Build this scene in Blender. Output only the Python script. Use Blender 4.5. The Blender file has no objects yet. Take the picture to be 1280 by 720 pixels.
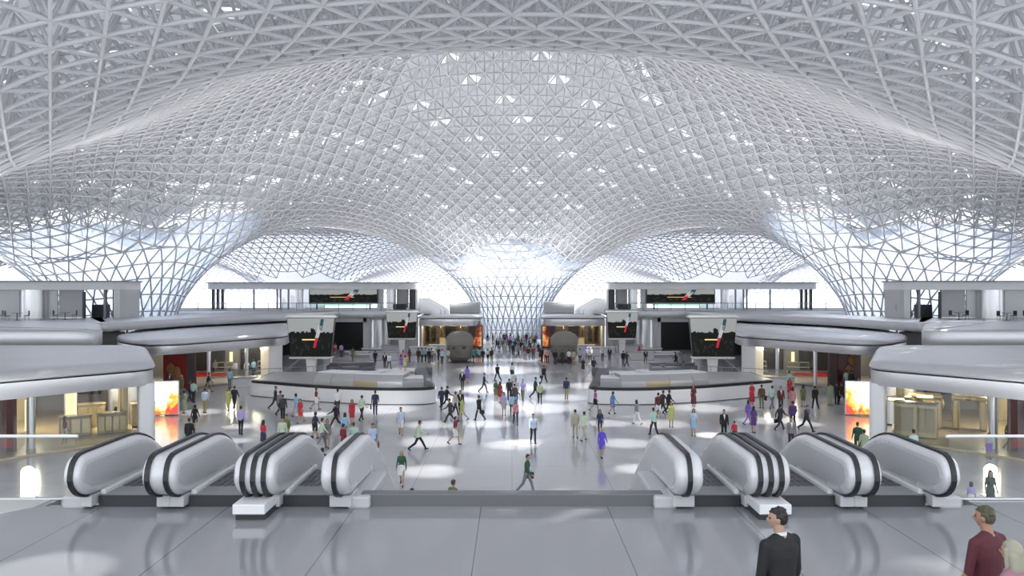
import bpy, bmesh, math, random
import numpy as np
from mathutils import Vector, Matrix
random.seed(7)
PI = math.pi
sc = bpy.context.scene
COL = sc.collection
CAMZ = 9.0

# ------------------------------------------------------------------ materials
def mat(name, rgb, rough=0.5, metal=0.0, spec=0.5, emit=None, estr=0.0, coat=0.0):
    m = bpy.data.materials.new(name); m.use_nodes = True
    b = m.node_tree.nodes['Principled BSDF']
    b.inputs['Base Color'].default_value = (*rgb, 1)
    b.inputs['Roughness'].default_value = rough
    b.inputs['Metallic'].default_value = metal
    b.inputs['Specular IOR Level'].default_value = spec
    b.inputs['Coat Weight'].default_value = coat
    if emit:
        b.inputs['Emission Color'].default_value = (*emit, 1)
        b.inputs['Emission Strength'].default_value = estr
    return m

def noise_rough(m, scale, lo, hi, colvar=0.0):
    nt = m.node_tree; b = nt.nodes['Principled BSDF']
    tc = nt.nodes.new('ShaderNodeTexCoord'); n = nt.nodes.new('ShaderNodeTexNoise')
    n.inputs['Scale'].default_value = scale
    nt.links.new(tc.outputs['Object'], n.inputs['Vector'])
    mr = nt.nodes.new('ShaderNodeMapRange'); mr.inputs['To Min'].default_value = lo; mr.inputs['To Max'].default_value = hi
    nt.links.new(n.outputs['Fac'], mr.inputs['Value']); nt.links.new(mr.outputs['Result'], b.inputs['Roughness'])
    if colvar:
        base = b.inputs['Base Color'].default_value[:]
        mx = nt.nodes.new('ShaderNodeMix'); mx.data_type = 'RGBA'
        mx.inputs[6].default_value = tuple(c*(1-colvar) for c in base[:3])+(1,)
        mx.inputs[7].default_value = tuple(min(1, c*(1+colvar)) for c in base[:3])+(1,)
        nt.links.new(n.outputs['Fac'], mx.inputs[0]); nt.links.new(mx.outputs[2], b.inputs['Base Color'])
    return m

def tiles(name, base, joint, sx, sy, gap, rough, spec=0.5, ox=0.0, oy=0.0):
    """polished stone slabs with thin joints (world-size bricks) and slight tone change from slab to slab"""
    m = bpy.data.materials.new(name); m.use_nodes = True; nt = m.node_tree
    b = nt.nodes['Principled BSDF']
    tc = nt.nodes.new('ShaderNodeTexCoord'); mp = nt.nodes.new('ShaderNodeMapping')
    mp.inputs['Location'].default_value = (ox, oy, 0)
    br = nt.nodes.new('ShaderNodeTexBrick')
    br.offset = 0; br.squash = 1
    br.inputs['Scale'].default_value = 1; br.inputs['Brick Width'].default_value = sx
    br.inputs['Row Height'].default_value = sy; br.inputs['Mortar Size'].default_value = gap
    br.inputs['Mortar Smooth'].default_value = 0
    br.inputs['Color1'].default_value = (*base, 1); br.inputs['Color2'].default_value = (*[c*1.06 for c in base], 1)
    br.inputs['Mortar'].default_value = (*joint, 1)
    nt.links.new(tc.outputs['Object'], mp.inputs['Vector']); nt.links.new(mp.outputs['Vector'], br.inputs['Vector'])
    nt.links.new(br.outputs['Color'], b.inputs['Base Color'])
    b.inputs['Roughness'].default_value = rough; b.inputs['Specular IOR Level'].default_value = spec
    return m

M = {}
M['steel_white'] = mat('white painted steel', (.68, .68, .71), .35)
M['floor'] = tiles('polished pale grey floor', (.50, .50, .525), (.38, .38, .40), 4.5, 4.5, .02, .13, .6)
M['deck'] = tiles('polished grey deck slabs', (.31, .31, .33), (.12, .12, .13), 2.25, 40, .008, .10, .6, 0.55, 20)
M['sunlit_deck'] = noise_rough(mat('sunlit deck', (.62, .62, .60), .4), 3, .3, .5, .05)
M['silver'] = noise_rough(mat('brushed silver', (.80, .80, .82), .28, .8), .6, .26, .36)
M['silver_roof'] = noise_rough(mat('satin silver roof', (.64, .64, .665), .33, .6), .25, .3, .45)
M['white'] = noise_rough(mat('white satin panel', (.86, .86, .87), .3), .5, .25, .4)
M['white_body'] = noise_rough(mat('pearl white cladding', (.70, .70, .72), .25, .12), .8, .2, .32)
M['side_grey'] = noise_rough(mat('satin grey panel', (.58, .58, .60), .3, .15), .8, .24, .36)
M['grey'] = noise_rough(mat('mid grey', (.30, .30, .32), .45), 1, .4, .5)
M['light_grey'] = noise_rough(mat('light grey', (.58, .58, .60), .4), 1, .35, .5)
M['ledge'] = noise_rough(mat('dark grey ledge', (.15, .15, .16), .35), 1, .3, .4)
M['dark'] = noise_rough(mat('dark charcoal', (.035, .035, .04), .35), 1, .3, .4)
M['black'] = noise_rough(mat('black', (.012, .012, .014), .35), 1, .3, .42)
M['rubber'] = noise_rough(mat('black rubber', (.018, .018, .022), .38), 4, .34, .45)
M['step'] = mat('step metal', (.16, .16, .175), .4, .5)
M['gold'] = noise_rough(mat('champagne metal', (.70, .58, .36), .28, .7), .7, .24, .36)
M['tan'] = noise_rough(mat('warm tan stone', (.58, .48, .31), .3), .8, .24, .36, .06)
M['beige'] = noise_rough(mat('beige cabinet', (.52, .45, .34), .45), 2, .4, .5)
M['cream_lamp'] = mat('cream lamp', (.9, .8, .55), .4, emit=(1, .82, .45), estr=1.1)
M['white_glow'] = mat('white glow', (1, 1, 1), .4, emit=(1, .97, .88), estr=5.5)
M['warm_strip'] = mat('warm light strip', (1, 1, 1), .4, emit=(1, .85, .5), estr=3)
M['red'] = noise_rough(mat('red fabric', (.42, .025, .02), .6), 2, .5, .7, .1)
M['dark_red'] = noise_rough(mat('dark red board', (.10, .008, .010), .35), 2, .3, .4)
M['red_carpet'] = noise_rough(mat('red carpet', (.55, .02, .03), .8), 5, .7, .9)
M['brown'] = noise_rough(mat('dark brown board', (.07, .035, .035), .4), 2, .35, .45)
M['ochre'] = noise_rough(mat('ochre brown', (.34, .17, .06), .5), 3, .4, .6, .2)
M['stone_light'] = noise_rough(mat('weathered basalt', (.22, .208, .188), .8), 6, .7, .9, .15)
M['stone'] = noise_rough(mat('carved basalt', (.17, .155, .135), .8), 6, .7, .9, .18)
M['seat_grey'] = noise_rough(mat('grey upholstery', (.16, .16, .175), .8), 6, .7, .9)
M['counter_grey'] = noise_rough(mat('grey counter top', (.40, .40, .42), .35), 1, .3, .4)

def panel_mat(PANEL_T=.10):
    m = bpy.data.materials.new('roof cladding panel'); m.use_nodes = True; nt = m.node_tree
    nt.nodes.remove(nt.nodes['Principled BSDF']); out = nt.nodes['Material Output']
    d = nt.nodes.new('ShaderNodeBsdfDiffuse'); d.inputs['Color'].default_value = (.58, .585, .60, 1)
    t = nt.nodes.new('ShaderNodeBsdfTranslucent'); t.inputs['Color'].default_value = (.86, .90, 1, 1)
    mx = nt.nodes.new('ShaderNodeMixShader'); mx.inputs[0].default_value = PANEL_T
    nt.links.new(d.outputs[0], mx.inputs[1]); nt.links.new(t.outputs[0], mx.inputs[2]); nt.links.new(mx.outputs[0], out.inputs[0])
    return m
M['panel'] = panel_mat(); M['panel_clear'] = panel_mat(.34)

def frit_mat():
    m = bpy.data.materials.new('fritted funnel glass'); m.use_nodes = True; nt = m.node_tree
    nt.nodes.remove(nt.nodes['Principled BSDF']); out = nt.nodes['Material Output']
    tr = nt.nodes.new('ShaderNodeBsdfTransparent'); tr.inputs['Color'].default_value = (.90, .95, 1, 1)
    t = nt.nodes.new('ShaderNodeBsdfTranslucent'); t.inputs['Color'].default_value = (.80, .88, 1, 1)
    mx = nt.nodes.new('ShaderNodeMixShader'); mx.inputs[0].default_value = .55
    g = nt.nodes.new('ShaderNodeBsdfGlossy'); g.inputs['Roughness'].default_value = .08
    mx2 = nt.nodes.new('ShaderNodeMixShader'); mx2.inputs[0].default_value = .06
    nt.links.new(tr.outputs[0], mx.inputs[1]); nt.links.new(t.outputs[0], mx.inputs[2])
    nt.links.new(mx.outputs[0], mx2.inputs[1]); nt.links.new(g.outputs[0], mx2.inputs[2])
    nt.links.new(mx2.outputs[0], out.inputs[0])
    return m
M['frit'] = frit_mat()

def glass_mat(name, tint, refl=.09):
    m = bpy.data.materials.new(name); m.use_nodes = True; nt = m.node_tree
    nt.nodes.remove(nt.nodes['Principled BSDF']); out = nt.nodes['Material Output']
    tr = nt.nodes.new('ShaderNodeBsdfTransparent'); tr.inputs['Color'].default_value = (*tint, 1)
    g = nt.nodes.new('ShaderNodeBsdfGlossy'); g.inputs['Roughness'].default_value = .03
    fr = nt.nodes.new('ShaderNodeLayerWeight'); fr.inputs['Blend'].default_value = .25
    ad = nt.nodes.new('ShaderNodeMath'); ad.operation = 'MULTIPLY_ADD'; ad.inputs[1].default_value = .5; ad.inputs[2].default_value = refl*.4
    nt.links.new(fr.outputs['Fresnel'], ad.inputs[0])
    mx = nt.nodes.new('ShaderNodeMixShader')
    nt.links.new(ad.outputs[0], mx.inputs[0]); nt.links.new(tr.outputs[0], mx.inputs[1]); nt.links.new(g.outputs[0], mx.inputs[2])
    nt.links.new(mx.outputs[0], out.inputs[0])
    return m
M['glass'] = glass_mat('clear glass', (.93, .95, .95))
M['glass_brown'] = glass_mat('smoky glass', (.62, .58, .52))

def picture_mat(name, stops, strength, vx, vz, nz):
    """lit picture: object-space gradient stirred by noise through a colour ramp"""
    m = bpy.data.materials.new(name); m.use_nodes = True; nt = m.node_tree; b = nt.nodes['Principled BSDF']
    tc = nt.nodes.new('ShaderNodeTexCoord'); n = nt.nodes.new('ShaderNodeTexNoise'); n.inputs['Scale'].default_value = 1.3; n.inputs['Detail'].default_value = 4
    n.inputs['Distortion'].default_value = .8
    sp = nt.nodes.new('ShaderNodeSeparateXYZ'); nt.links.new(tc.outputs['Object'], sp.inputs[0]); nt.links.new(tc.outputs['Object'], n.inputs['Vector'])
    a = nt.nodes.new('ShaderNodeMath'); a.operation = 'MULTIPLY_ADD'; a.inputs[1].default_value = vx; nt.links.new(sp.outputs['X'], a.inputs[0])
    d = nt.nodes.new('ShaderNodeMath'); d.operation = 'MULTIPLY_ADD'; d.inputs[1].default_value = vz; nt.links.new(sp.outputs['Z'], d.inputs[0])
    e = nt.nodes.new('ShaderNodeMath'); e.operation = 'MULTIPLY_ADD'; e.inputs[1].default_value = nz; e.inputs[2].default_value = .5-nz*.5; nt.links.new(n.outputs['Fac'], e.inputs[0])
    nt.links.new(e.outputs[0], d.inputs[2]); nt.links.new(d.outputs[0], a.inputs[2])
    cr = nt.nodes.new('ShaderNodeValToRGB'); el = cr.color_ramp.elements
    el[0].position, el[0].color = stops[0][0], (*stops[0][1], 1); el[1].position, el[1].color = stops[-1][0], (*stops[-1][1], 1)
    for q, cc in stops[1:-1]: x = el.new(q); x.color = (*cc, 1)
    nt.links.new(a.outputs[0], cr.inputs['Fac']); nt.links.new(cr.outputs['Color'], b.inputs['Emission Color'])
    b.inputs['Base Color'].default_value = (.03, .02, .02, 1); b.inputs['Emission Strength'].default_value = strength
    return m
FL = [(.30, (.012, .004, .003)), (.52, (.10, .012, .004)), (.72, (.75, .16, .02)), (.95, (1, .75, .40))]
M['fire'] = {s: picture_mat('flame picture', FL, .75, .38*-s, -.08, 1.3) for s in (-1, 1)}
GL = [(.18, (.55, .05, .04)), (.36, (1, .36, .05)), (.5, (1, .80, .40)), (.62, (1, .97, .93))]
M['glow'] = {s: picture_mat('floor reflection glow', GL, 2.2, .22*s, .26, 1.1) for s in (-1, 1)}  # emissive gradient paints a bright floor reflection
def screen(name, rgb, s=1.0):
    return mat('screen '+name, tuple(c*.2 for c in rgb), .45, spec=.12, emit=rgb, estr=s)
M['sc_sky'] = screen('grey sky', (.30, .31, .31)); M['sc_dark'] = screen('dark city', (.008, .009, .008))
M['sc_mid'] = screen('dim trees', (.022, .026, .022)); M['sc_gold'] = screen('street lights', (1, .75, .35))
M['sc_green'] = screen('flag green', (.02, .07, .08)); M['sc_white'] = screen('flag white', (.45, .45, .48)); M['sc_red'] = screen('flag red', (.45, .02, .04))
M['aqua'] = screen('aqua strip', (.55, .9, .82), .9)

# ------------------------------------------------------------------ mesh builder
class MB:
    def __init__(s): s.v = []; s.f = []; s.m = []; s.sm = []
    def add(s, vs, fs, mi=0, smooth=False):
        o = len(s.v); s.v += [tuple(v) for v in vs]
        for f in fs: s.f.append([o+i for i in f]); s.m.append(mi); s.sm.append(smooth)
    def box(s, c, d, rz=0, mi=0, ch=0.0):
        x, y, z = [a/2 for a in d]; ca, sa = math.cos(rz), math.sin(rz)
        bm = bmesh.new(); bmesh.ops.create_cube(bm, size=1)
        for v in bm.verts: v.co = Vector((v.co.x*2*x, v.co.y*2*y, v.co.z*2*z))
        if ch > 0: bmesh.ops.bevel(bm, geom=bm.edges[:], offset=min(ch, min(x, y, z)*.9), segments=2, affect='EDGES', profile=.5)
        bm.verts.index_update()
        s.add([(c[0]+v.co.x*ca-v.co.y*sa, c[1]+v.co.x*sa+v.co.y*ca, c[2]+v.co.z) for v in bm.verts],
              [[v.index for v in f.verts] for f in bm.faces], mi, False); bm.free()
    def rings(s, R, mi=0, smooth=True, cap0=True, cap1=True):
        n = len(R[0]); vs = [p for r in R for p in r]; fs = []
        for k in range(len(R)-1):
            for i in range(n): j = (i+1) % n; fs.append([k*n+i, k*n+j, (k+1)*n+j, (k+1)*n+i])
        s.add(vs, fs, mi, smooth)
        if cap0: s.add(R[0], [list(range(n))[::-1]], mi)
        if cap1: s.add(R[-1], [list(range(n))], mi)
    def lathe(s, prof, c, n=20, mi=0, smooth=True, sx=1, sy=1):
        s.rings([[(c[0]+r*sx*math.cos(2*PI*i/n), c[1]+r*sy*math.sin(2*PI*i/n), c[2]+z) for i in range(n)] for r, z in prof], mi, smooth)
    def tube(s, a, b, r, n=8, mi=0, r2=None):
        a = Vector(a); b = Vector(b); d = (b-a).normalized()
        u = d.orthogonal().normalized(); w = d.cross(u); r2 = r if r2 is None else r2
        s.rings([[tuple(p+(u*math.cos(2*PI*i/n)+w*math.sin(2*PI*i/n))*q) for i in range(n)] for p, q in ((a, r), (b, r2))], mi, True)
    def path(s, pts, r, n=8, mi=0):
        for a, b in zip(pts, pts[1:]): s.tube(a, b, r, n, mi)
    def prism(s, poly, z0, z1, mi=0):
        s.rings([[(x, y, z0) for x, y in poly], [(x, y, z1) for x, y in poly]], mi, False)
    def build(s, name, ms, parent=None, autosmooth=None):
        me = bpy.data.meshes.new(name); me.from_pydata(s.v, [], s.f)
        for m in (ms if isinstance(ms, (list, tuple)) else [ms]): me.materials.append(m if not isinstance(m, str) else M[m])
        me.polygons.foreach_set('material_index', s.m); me.polygons.foreach_set('use_smooth', s.sm)
        bm = bmesh.new(); bm.from_mesh(me)
        bmesh.ops.remove_doubles(bm, verts=bm.verts, dist=1e-5)
        bmesh.ops.recalc_face_normals(bm, faces=bm.faces)
        if any(s.sm):
            for e in bm.edges:
                if len(e.link_faces) == 2 and e.calc_face_angle(0) > .7: e.smooth = False
        bm.to_mesh(me); bm.free(); me.update()
        o = bpy.data.objects.new(name, me); COL.objects.link(o)
        if parent: o.parent = parent
        return o

def tag(o, label, cat, group=None, kind=None):
    o['label'] = label; o['category'] = cat
    if group: o['group'] = group
    if kind: o['kind'] = kind
    return o
def struct(o): o['kind'] = 'structure'; return o
def thing(name, label, cat, loc=(0, 0, 0), rz=0, group=None):
    o = bpy.data.objects.new(name, None); COL.objects.link(o); o.location = loc; o.rotation_euler = (0, 0, rz)
    o.empty_display_size = .3
    return tag(o, label, cat, group)

def inset(poly, d):
    """move a polygon (CCW or CW) inwards by d with mitred corners"""
    n = len(poly); A = sum(poly[i][0]*poly[(i+1) % n][1]-poly[(i+1) % n][0]*poly[i][1] for i in range(n))
    sg = 1 if A > 0 else -1; out = []
    for i in range(n):
        p, q, r = poly[i-1], poly[i], poly[(i+1) % n]
        def nrm(a, b):
            dx, dy = b[0]-a[0], b[1]-a[1]; l = math.hypot(dx, dy) or 1
            return (-dy/l*sg, dx/l*sg)
        a, b = nrm(p, q), nrm(q, r); k = 1+a[0]*b[0]+a[1]*b[1]; k = max(k, .35)
        out.append((q[0]+(a[0]+b[0])/k*d, q[1]+(a[1]+b[1])/k*d))
    return out
def rounded(poly, rad, seg=7):
    """poly corners (x,y,r) or (x,y) -> polygon with arcs"""
    out = []; n = len(poly)
    for i in range(n):
        q = Vector(poly[i][:2]); r = poly[i][2] if len(poly[i]) > 2 else rad
        a = Vector(poly[i-1][:2])-q; b = Vector(poly[(i+1) % n][:2])-q
        la, lb = a.length, b.length; a.normalize(); b.normalize()
        t = min(r, la*.48, lb*.48)
        if t < .02: out.append(tuple(q)); continue
        p0, p2 = q+a*t, q+b*t
        for k in range(seg+1):
            u = k/seg; out.append(tuple(p0*(1-u)**2+q*2*u*(1-u)+p2*u*u))
    return out
def side(s, poly): return [(s*p[0],)+tuple(p[1:]) for p in poly]

# ------------------------------------------------------------------ roof
FUN = [(0, 138), (-48, 98), (48, 98), (-42.5, 33), (42.5, 33)]
EXT = [(-100, 140), (100, 140), (-50, 190), (50, 190), (-95, 62), (95, 62)]
R0, RR, PW = 5.5, 60., .45
def H(x, y):
    x = np.asarray(x, float); y = np.asarray(y, float)
    z = 34+8*np.exp(-((y-86)/30)**2-(x/45)**2)-6.8*np.exp(-((y-30)/22)**2)
    for fx, fy in FUN+EXT:
        r = np.hypot(x-fx, y-fy); z = z*np.clip((r-R0)/(RR-R0), 1e-4, 1)**PW
    far = np.clip((228-y)/60, 0.002, 1)**.5
    return z*far
def normal(x, y):
    e = .05; zx = (H(x+e, y)-H(x-e, y))/(2*e); zy = (H(x, y+e)-H(x, y-e))/(2*e)
    n = np.stack([-zx, -zy, np.ones_like(zx)], -1); return n/np.linalg.norm(n, axis=-1, keepdims=True)

def struts_mesh(name, P0, P1, rad, material, nside=4, parent=None):
    P0 = np.asarray(P0); P1 = np.asarray(P1); n = len(P0); rad = np.broadcast_to(np.asarray(rad, float), (n,))
    d = P1-P0; L = np.linalg.norm(d, axis=1, keepdims=True); d = d/np.maximum(L, 1e-6)
    up = np.where(np.abs(d[:, 2:3]) > .9, np.array([[1., 0, 0]]), np.array([[0., 0, 1]]))
    u = np.cross(d, up); u /= np.linalg.norm(u, axis=1, keepdims=True); w = np.cross(d, u)
    V = np.empty((n, 2, nside, 3))
    for k in range(nside):
        a = 2*PI*(k+.5)/nside; off = (u*math.cos(a)+w*math.sin(a))*rad[:, None]
        V[:, 0, k] = P0+off; V[:, 1, k] = P1+off
    V = V.reshape(-1, 3); base = np.arange(n)[:, None]*(2*nside)
    F = np.empty((n, nside, 4), int)
    for k in range(nside):
        j = (k+1) % nside
        F[:, k] = base+np.array([[k, j, nside+j, nside+k]])
    F = F.reshape(-1, 4)
    me = bpy.data.meshes.new(name); me.vertices.add(len(V)); me.vertices.foreach_set('co', V.ravel())
    me.loops.add(F.size); me.loops.foreach_set('vertex_index', F.ravel().astype(np.int32))
    me.polygons.add(len(F)); me.polygons.foreach_set('loop_start', np.arange(0, F.size, 4, dtype=np.int32))
    me.polygons.foreach_set('loop_total', np.full(len(F), 4, np.int32))
    if nside > 4: me.polygons.foreach_set('use_smooth', np.ones(len(F), bool))
    me.update(calc_edges=True); me.materials.append(M[material])
    o = bpy.data.objects.new(name, me); COL.objects.link(o)
    if parent: o.parent = parent
    return o

PITCH = 1.95; RC = 11.0
def star(th, c):      # edge of the glazed opening round a funnel: a four-pointed zigzag
    t = (th/(PI/2)+.0) % 1.0; tri = abs(t-.5)*2
    return 13.5+4.5*tri
def build_roof():
    dy = PITCH*.866; js = np.arange(int(-34/dy), int(227/dy)); im = int(112/PITCH)
    I, J = np.meshgrid(np.arange(-im, im+1), js)
    X = I*PITCH+(J % 2)*PITCH/2; Y = J*dy
    Z = H(X, Y); P = np.stack([X, Y, Z], -1)
    rf = np.min([np.hypot(X-fx, Y-fy) for fx, fy in FUN+EXT], axis=0)
    ok = rf > RC+.3
    # triangle lists: up triangle at (j,i): (i,i+1) on row j and one on row j+1
    nj, ni = X.shape; ups = []; downs = []
    jj, ii = np.meshgrid(np.arange(nj-1), np.arange(1, ni-2), indexing='ij'); jj = jj.ravel(); ii = ii.ravel()
    odd = (js[jj] % 2)
    a = jj*ni+ii; b = a+1; top = (jj+1)*ni+ii+odd
    ups = np.stack([a, b, top], 1)
    downs = np.stack([top, top+1, b], 1)
    Pf = P.reshape(-1, 3); okf = ok.ravel()
    inview = (np.abs(X) < .66*np.maximum(Y, 0)+14) & (Y > 12)
    vf = inview.ravel()
    ctr = (Pf[ups].mean(1)); c0 = Pf[ups][:, :, :2].mean(1)
    nrm = normal(c0[:, 0], c0[:, 1]); zc = H(c0[:, 0], c0[:, 1])
    U = np.concatenate([c0, zc[:, None]], 1)+nrm*2.0     # upper chord node of each up triangle
    uid = -np.ones(nj*ni, int); uid[a] = np.arange(len(a))
    # lower chord
    E = np.concatenate([ups[:, [0, 1]], ups[:, [1, 2]], ups[:, [2, 0]]]); E = E[okf[E].all(1) & vf[E].all(1)]
    ymid = Pf[E][:, :, 1].mean(1)
    struts_mesh('ceiling_lattice', Pf[E[:, 0]], Pf[E[:, 1]], np.where(ymid < 150, .095, .11), 'steel_white')['kind'] = 'structure'
    # web
    upok = okf[ups].all(1) & vf[ups].all(1) & (c0[:, 1] < 152)
    A = np.repeat(U[upok], 3, 0); B = Pf[ups[upok]].reshape(-1, 3)
    struts_mesh('ceiling_web_struts', A, B, .075, 'steel_white')['kind'] = 'structure'
    # upper chord
    ua = uid[a]; ub = np.where(ii+1 < ni-1, uid[np.minimum(a+1, nj*ni-1)], -1)
    uc = uid[np.minimum((jj+1)*ni+ii+odd-0, nj*ni-1)]; ud = uid[np.minimum((jj+1)*ni+ii+odd-1, nj*ni-1)]
    segs = []
    for q in (ub, uc, ud):
        k = (q >= 0); k2 = upok & k; k2[k2] &= upok[q[k2]]
        segs.append(np.stack([ua[k2], q[k2]], 1))
    S = np.concatenate(segs); L = np.linalg.norm(U[S[:, 0]]-U[S[:, 1]], axis=1); S = S[L < 6]
    struts_mesh('ceiling_upper_chords', U[S[:, 0]], U[S[:, 1]], .075, 'steel_white')['kind'] = 'structure'
    # cladding over the upper chord
    C = U+nrm*.35; tri = []
    k = (ub >= 0) & (ud >= 0) & (uc >= 0)
    jw = js[jj]
    t1 = np.stack([ua, ub, uc], 1); t2 = np.stack([ua, uc, ud], 1)
    hole = ((ii+jw//2) % 5 == 0) & (jw % 4 == 0)
    for t, hl in ((t1, hole), (t2, hole)):
        # a slot is left open in every fifth panel of every fourth row
        small = ((ii+2+jw//2) % 5 == 0) & (jw % 4 == 2); hl = hl | small
        hs = t[k & hl]; nC = len(C); fr_ = np.where(small[k & hl], .66, .50)[:, None]; mid = C[hs[:, 1]]*(1-fr_)+C[hs[:, 2]]*fr_
        C = np.concatenate([C, mid]); mi_ = np.arange(nC, nC+len(mid))
        tt = np.concatenate([t[k & ~hl], np.stack([hs[:, 0], hs[:, 1], mi_], 1)]); cc = C[tt].mean(1)
        keep = (cc[:, 1] < 171)
        e1 = np.linalg.norm(C[tt[:, 0]]-C[tt[:, 1]], axis=1); e2 = np.linalg.norm(C[tt[:, 1]]-C[tt[:, 2]], axis=1); keep &= (e1 < 9) & (e2 < 9)
        for fx, fy in FUN:
            dx, dyy = cc[:, 0]-fx, cc[:, 1]-fy; r = np.hypot(dx, dyy); th = np.arctan2(dyy, dx)
            keep &= r > star(th, None)-2.6
        tri.append(tt[keep])
    far = [t[k][(C[t[k]].mean(1)[:, 1] >= 171) & (C[t[k]].mean(1)[:, 1] < 207) & (np.linalg.norm(C[t[k][:, 0]]-C[t[k][:, 1]], axis=1) < 9) & (np.linalg.norm(C[t[k][:, 1]]-C[t[k][:, 2]], axis=1) < 9)] for t in (t1, t2)]
    T = np.concatenate(far); used = np.unique(T); rem = -np.ones(len(C), int); rem[used] = np.arange(len(used))
    me = bpy.data.meshes.new('ceiling_glazing'); me.from_pydata(C[used].tolist(), [], rem[T].tolist()); me.materials.append(M['panel_clear'])
    o = bpy.data.objects.new('ceiling_glazing', me); COL.objects.link(o); o['kind'] = 'structure'
    T = np.concatenate(tri)
    used = np.unique(T); rem = -np.ones(len(C), int); rem[used] = np.arange(len(used))
    me = bpy.data.meshes.new('ceiling'); me.from_pydata(C[used].tolist(), [], rem[T].tolist()); me.materials.append(M['panel'])
    o = bpy.data.objects.new('ceiling', me); COL.objects.link(o); o['kind'] = 'structure'
    return Pf[okf & vf]
GRID = build_roof()

def funnel(fx, fy, label, seg=38, ring_z=None, skin=True):
    t = thing('funnel_column', label, 'column', (fx, fy, 0), 0, 'lattice funnel columns of the roof')
    # rings every ~1.9 m of arc length up the flare
    rr = np.linspace(R0+.06, RC+.4, 500); sel = []
    def zz(r, th): return H(fx+r*np.cos(th), fy+r*np.sin(th))
    zprof = np.mean([zz(rr, a) for a in np.linspace(0, 2*PI, 12, endpoint=False)], 0)
    arc = np.concatenate([[zprof[0]], zprof[0]+np.cumsum(np.hypot(np.diff(rr), np.diff(zprof)))])
    nl = int(arc[-1]/1.9); lv = [i*arc[-1]/nl for i in range(nl+1)]
    R = []; radii = []
    for k, s in enumerate(lv):
        if s <= arc[0]: r = rr[0]; zs = s
        else: r = float(np.interp(s, arc, rr)); zs = None
        th = (np.arange(seg)+.5*(k % 2))*2*PI/seg
        z = np.full(seg, zs) if zs is not None else zz(r, th)
        R.append(np.stack([r*np.cos(th), r*np.sin(th), z], 1)); radii.append(r)
    P0, P1 = [], []
    for k in range(len(R)):
        for i in range(seg):
            P0.append(R[k][i]); P1.append(R[k][(i+1) % seg])
            if k+1 < len(R):
                P0.append(R[k][i]); P1.append(R[k+1][i])
                P0.append(R[k][i]); P1.append(R[k+1][(i+(1 if k % 2 else -1)) % seg])
    # tie the top ring to the roof grid
    topw = R[-1]+np.array([fx, fy, 0])
    for i in range(seg):
        d = np.linalg.norm(GRID-topw[i], axis=1)
        for j in np.argsort(d)[:3]:
            if d[j] < 3.6: P0.append(R[-1][i]); P1.append(GRID[j]-np.array([fx, fy, 0]))
    struts_mesh('lattice', np.array(P0), np.array(P1), .10, 'steel_white', 6, t)
    if skin:
        mb = MB(); n = 96; rings = []
        th = np.arange(n)*2*PI/n; edge = np.array([star(a, None) for a in th])-.35
        for z in (0, 1.5, 3.0, 4.0): rings.append([((R0-.2)*math.cos(a), (R0-.2)*math.sin(a), z) for a in th])
        for u in np.linspace(.004, 1, 16)**1.6:
            r = R0+(edge-R0)*u; zs = zz(r, th)
            if zs.min() < 4.2: continue
            rings.append([((r[i]-.2)*math.cos(th[i]), (r[i]-.2)*math.sin(th[i]), float(zs[i])+.15) for i in range(n)])
        mb.rings(rings, 0, True, False, False)
        mb.build('glass_skin', 'frit', t)
    mb = MB(); mb.lathe([(R0-.3, 0), (R0+.35, 0), (R0+.35, .35), (R0-.3, .35), (R0-.3, 0)], (0, 0, 0), 48); mb.build('base_ring', 'silver', t)
    return t
funnel(0, 138, 'glazed white lattice funnel column at the far middle of the hall')
funnel(-48, 98, 'glazed white lattice funnel column behind the left shop terraces')
funnel(48, 98, 'glazed white lattice funnel column behind the right shop terraces')

# ------------------------------------------------------------------ floors
mb = MB(); mb.box((0, 105, -.25), (240, 250, .5)); struct(mb.build('floor', 'floor'))
DZ = 5.1
mb = MB()
mb.prism([(-16, -6), (16, -6), (16, 14.82), (8.35, 14.82), (8.35, 14.3), (-8.35, 14.3), (-8.35, 14.82), (-16, 14.82)], DZ-.55, DZ)
struct(mb.build('floor_upper_deck', 'deck'))
mb = MB(); mb.prism([(-16, 12.6), (-9.6, 13.55), (-8.85, 13.8), (-8.5, 14.25), (-8.45, 14.78), (-16, 14.78)], DZ-.001, DZ+.012)  # paler shape puts sunlight on the deck corner into the colour
struct(mb.build('floor_sunlit_patch', 'sunlit_deck'))
mb = MB(); mb.box((0, 14.42, DZ+.10), (5.42, .26, .26), ch=.03); mb.box((0, 14.5, DZ-.3), (5.42, .1, .6))
struct(mb.build('trim_1', 'ledge'))

# ------------------------------------------------------------------ glass balustrades at the deck ends
for s in (-1, 1):
    t = thing('glass_balustrade', 'clear glass balustrade with a pale handrail at the %s end of the deck edge' % ('left' if s < 0 else 'right'), 'balustrade', (s*12, 14.74, DZ), 0)
    mb = MB()
    for k in range(4): mb.box((s*(-3.0+k*1.95), 0, .585), (1.9, .024, 1.12))
    mb.build('glass_panel', 'glass', t)
    mb = MB(); mb.tube((-4.0, 0, 1.17), (4.0, 0, 1.17), .03, 10); mb.build('handrail', 'white', t)
    mb = MB(); mb.box((0, 0, .018), (8.0, .09, .036), ch=.01); mb.build('base_channel', 'silver', t)

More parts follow.
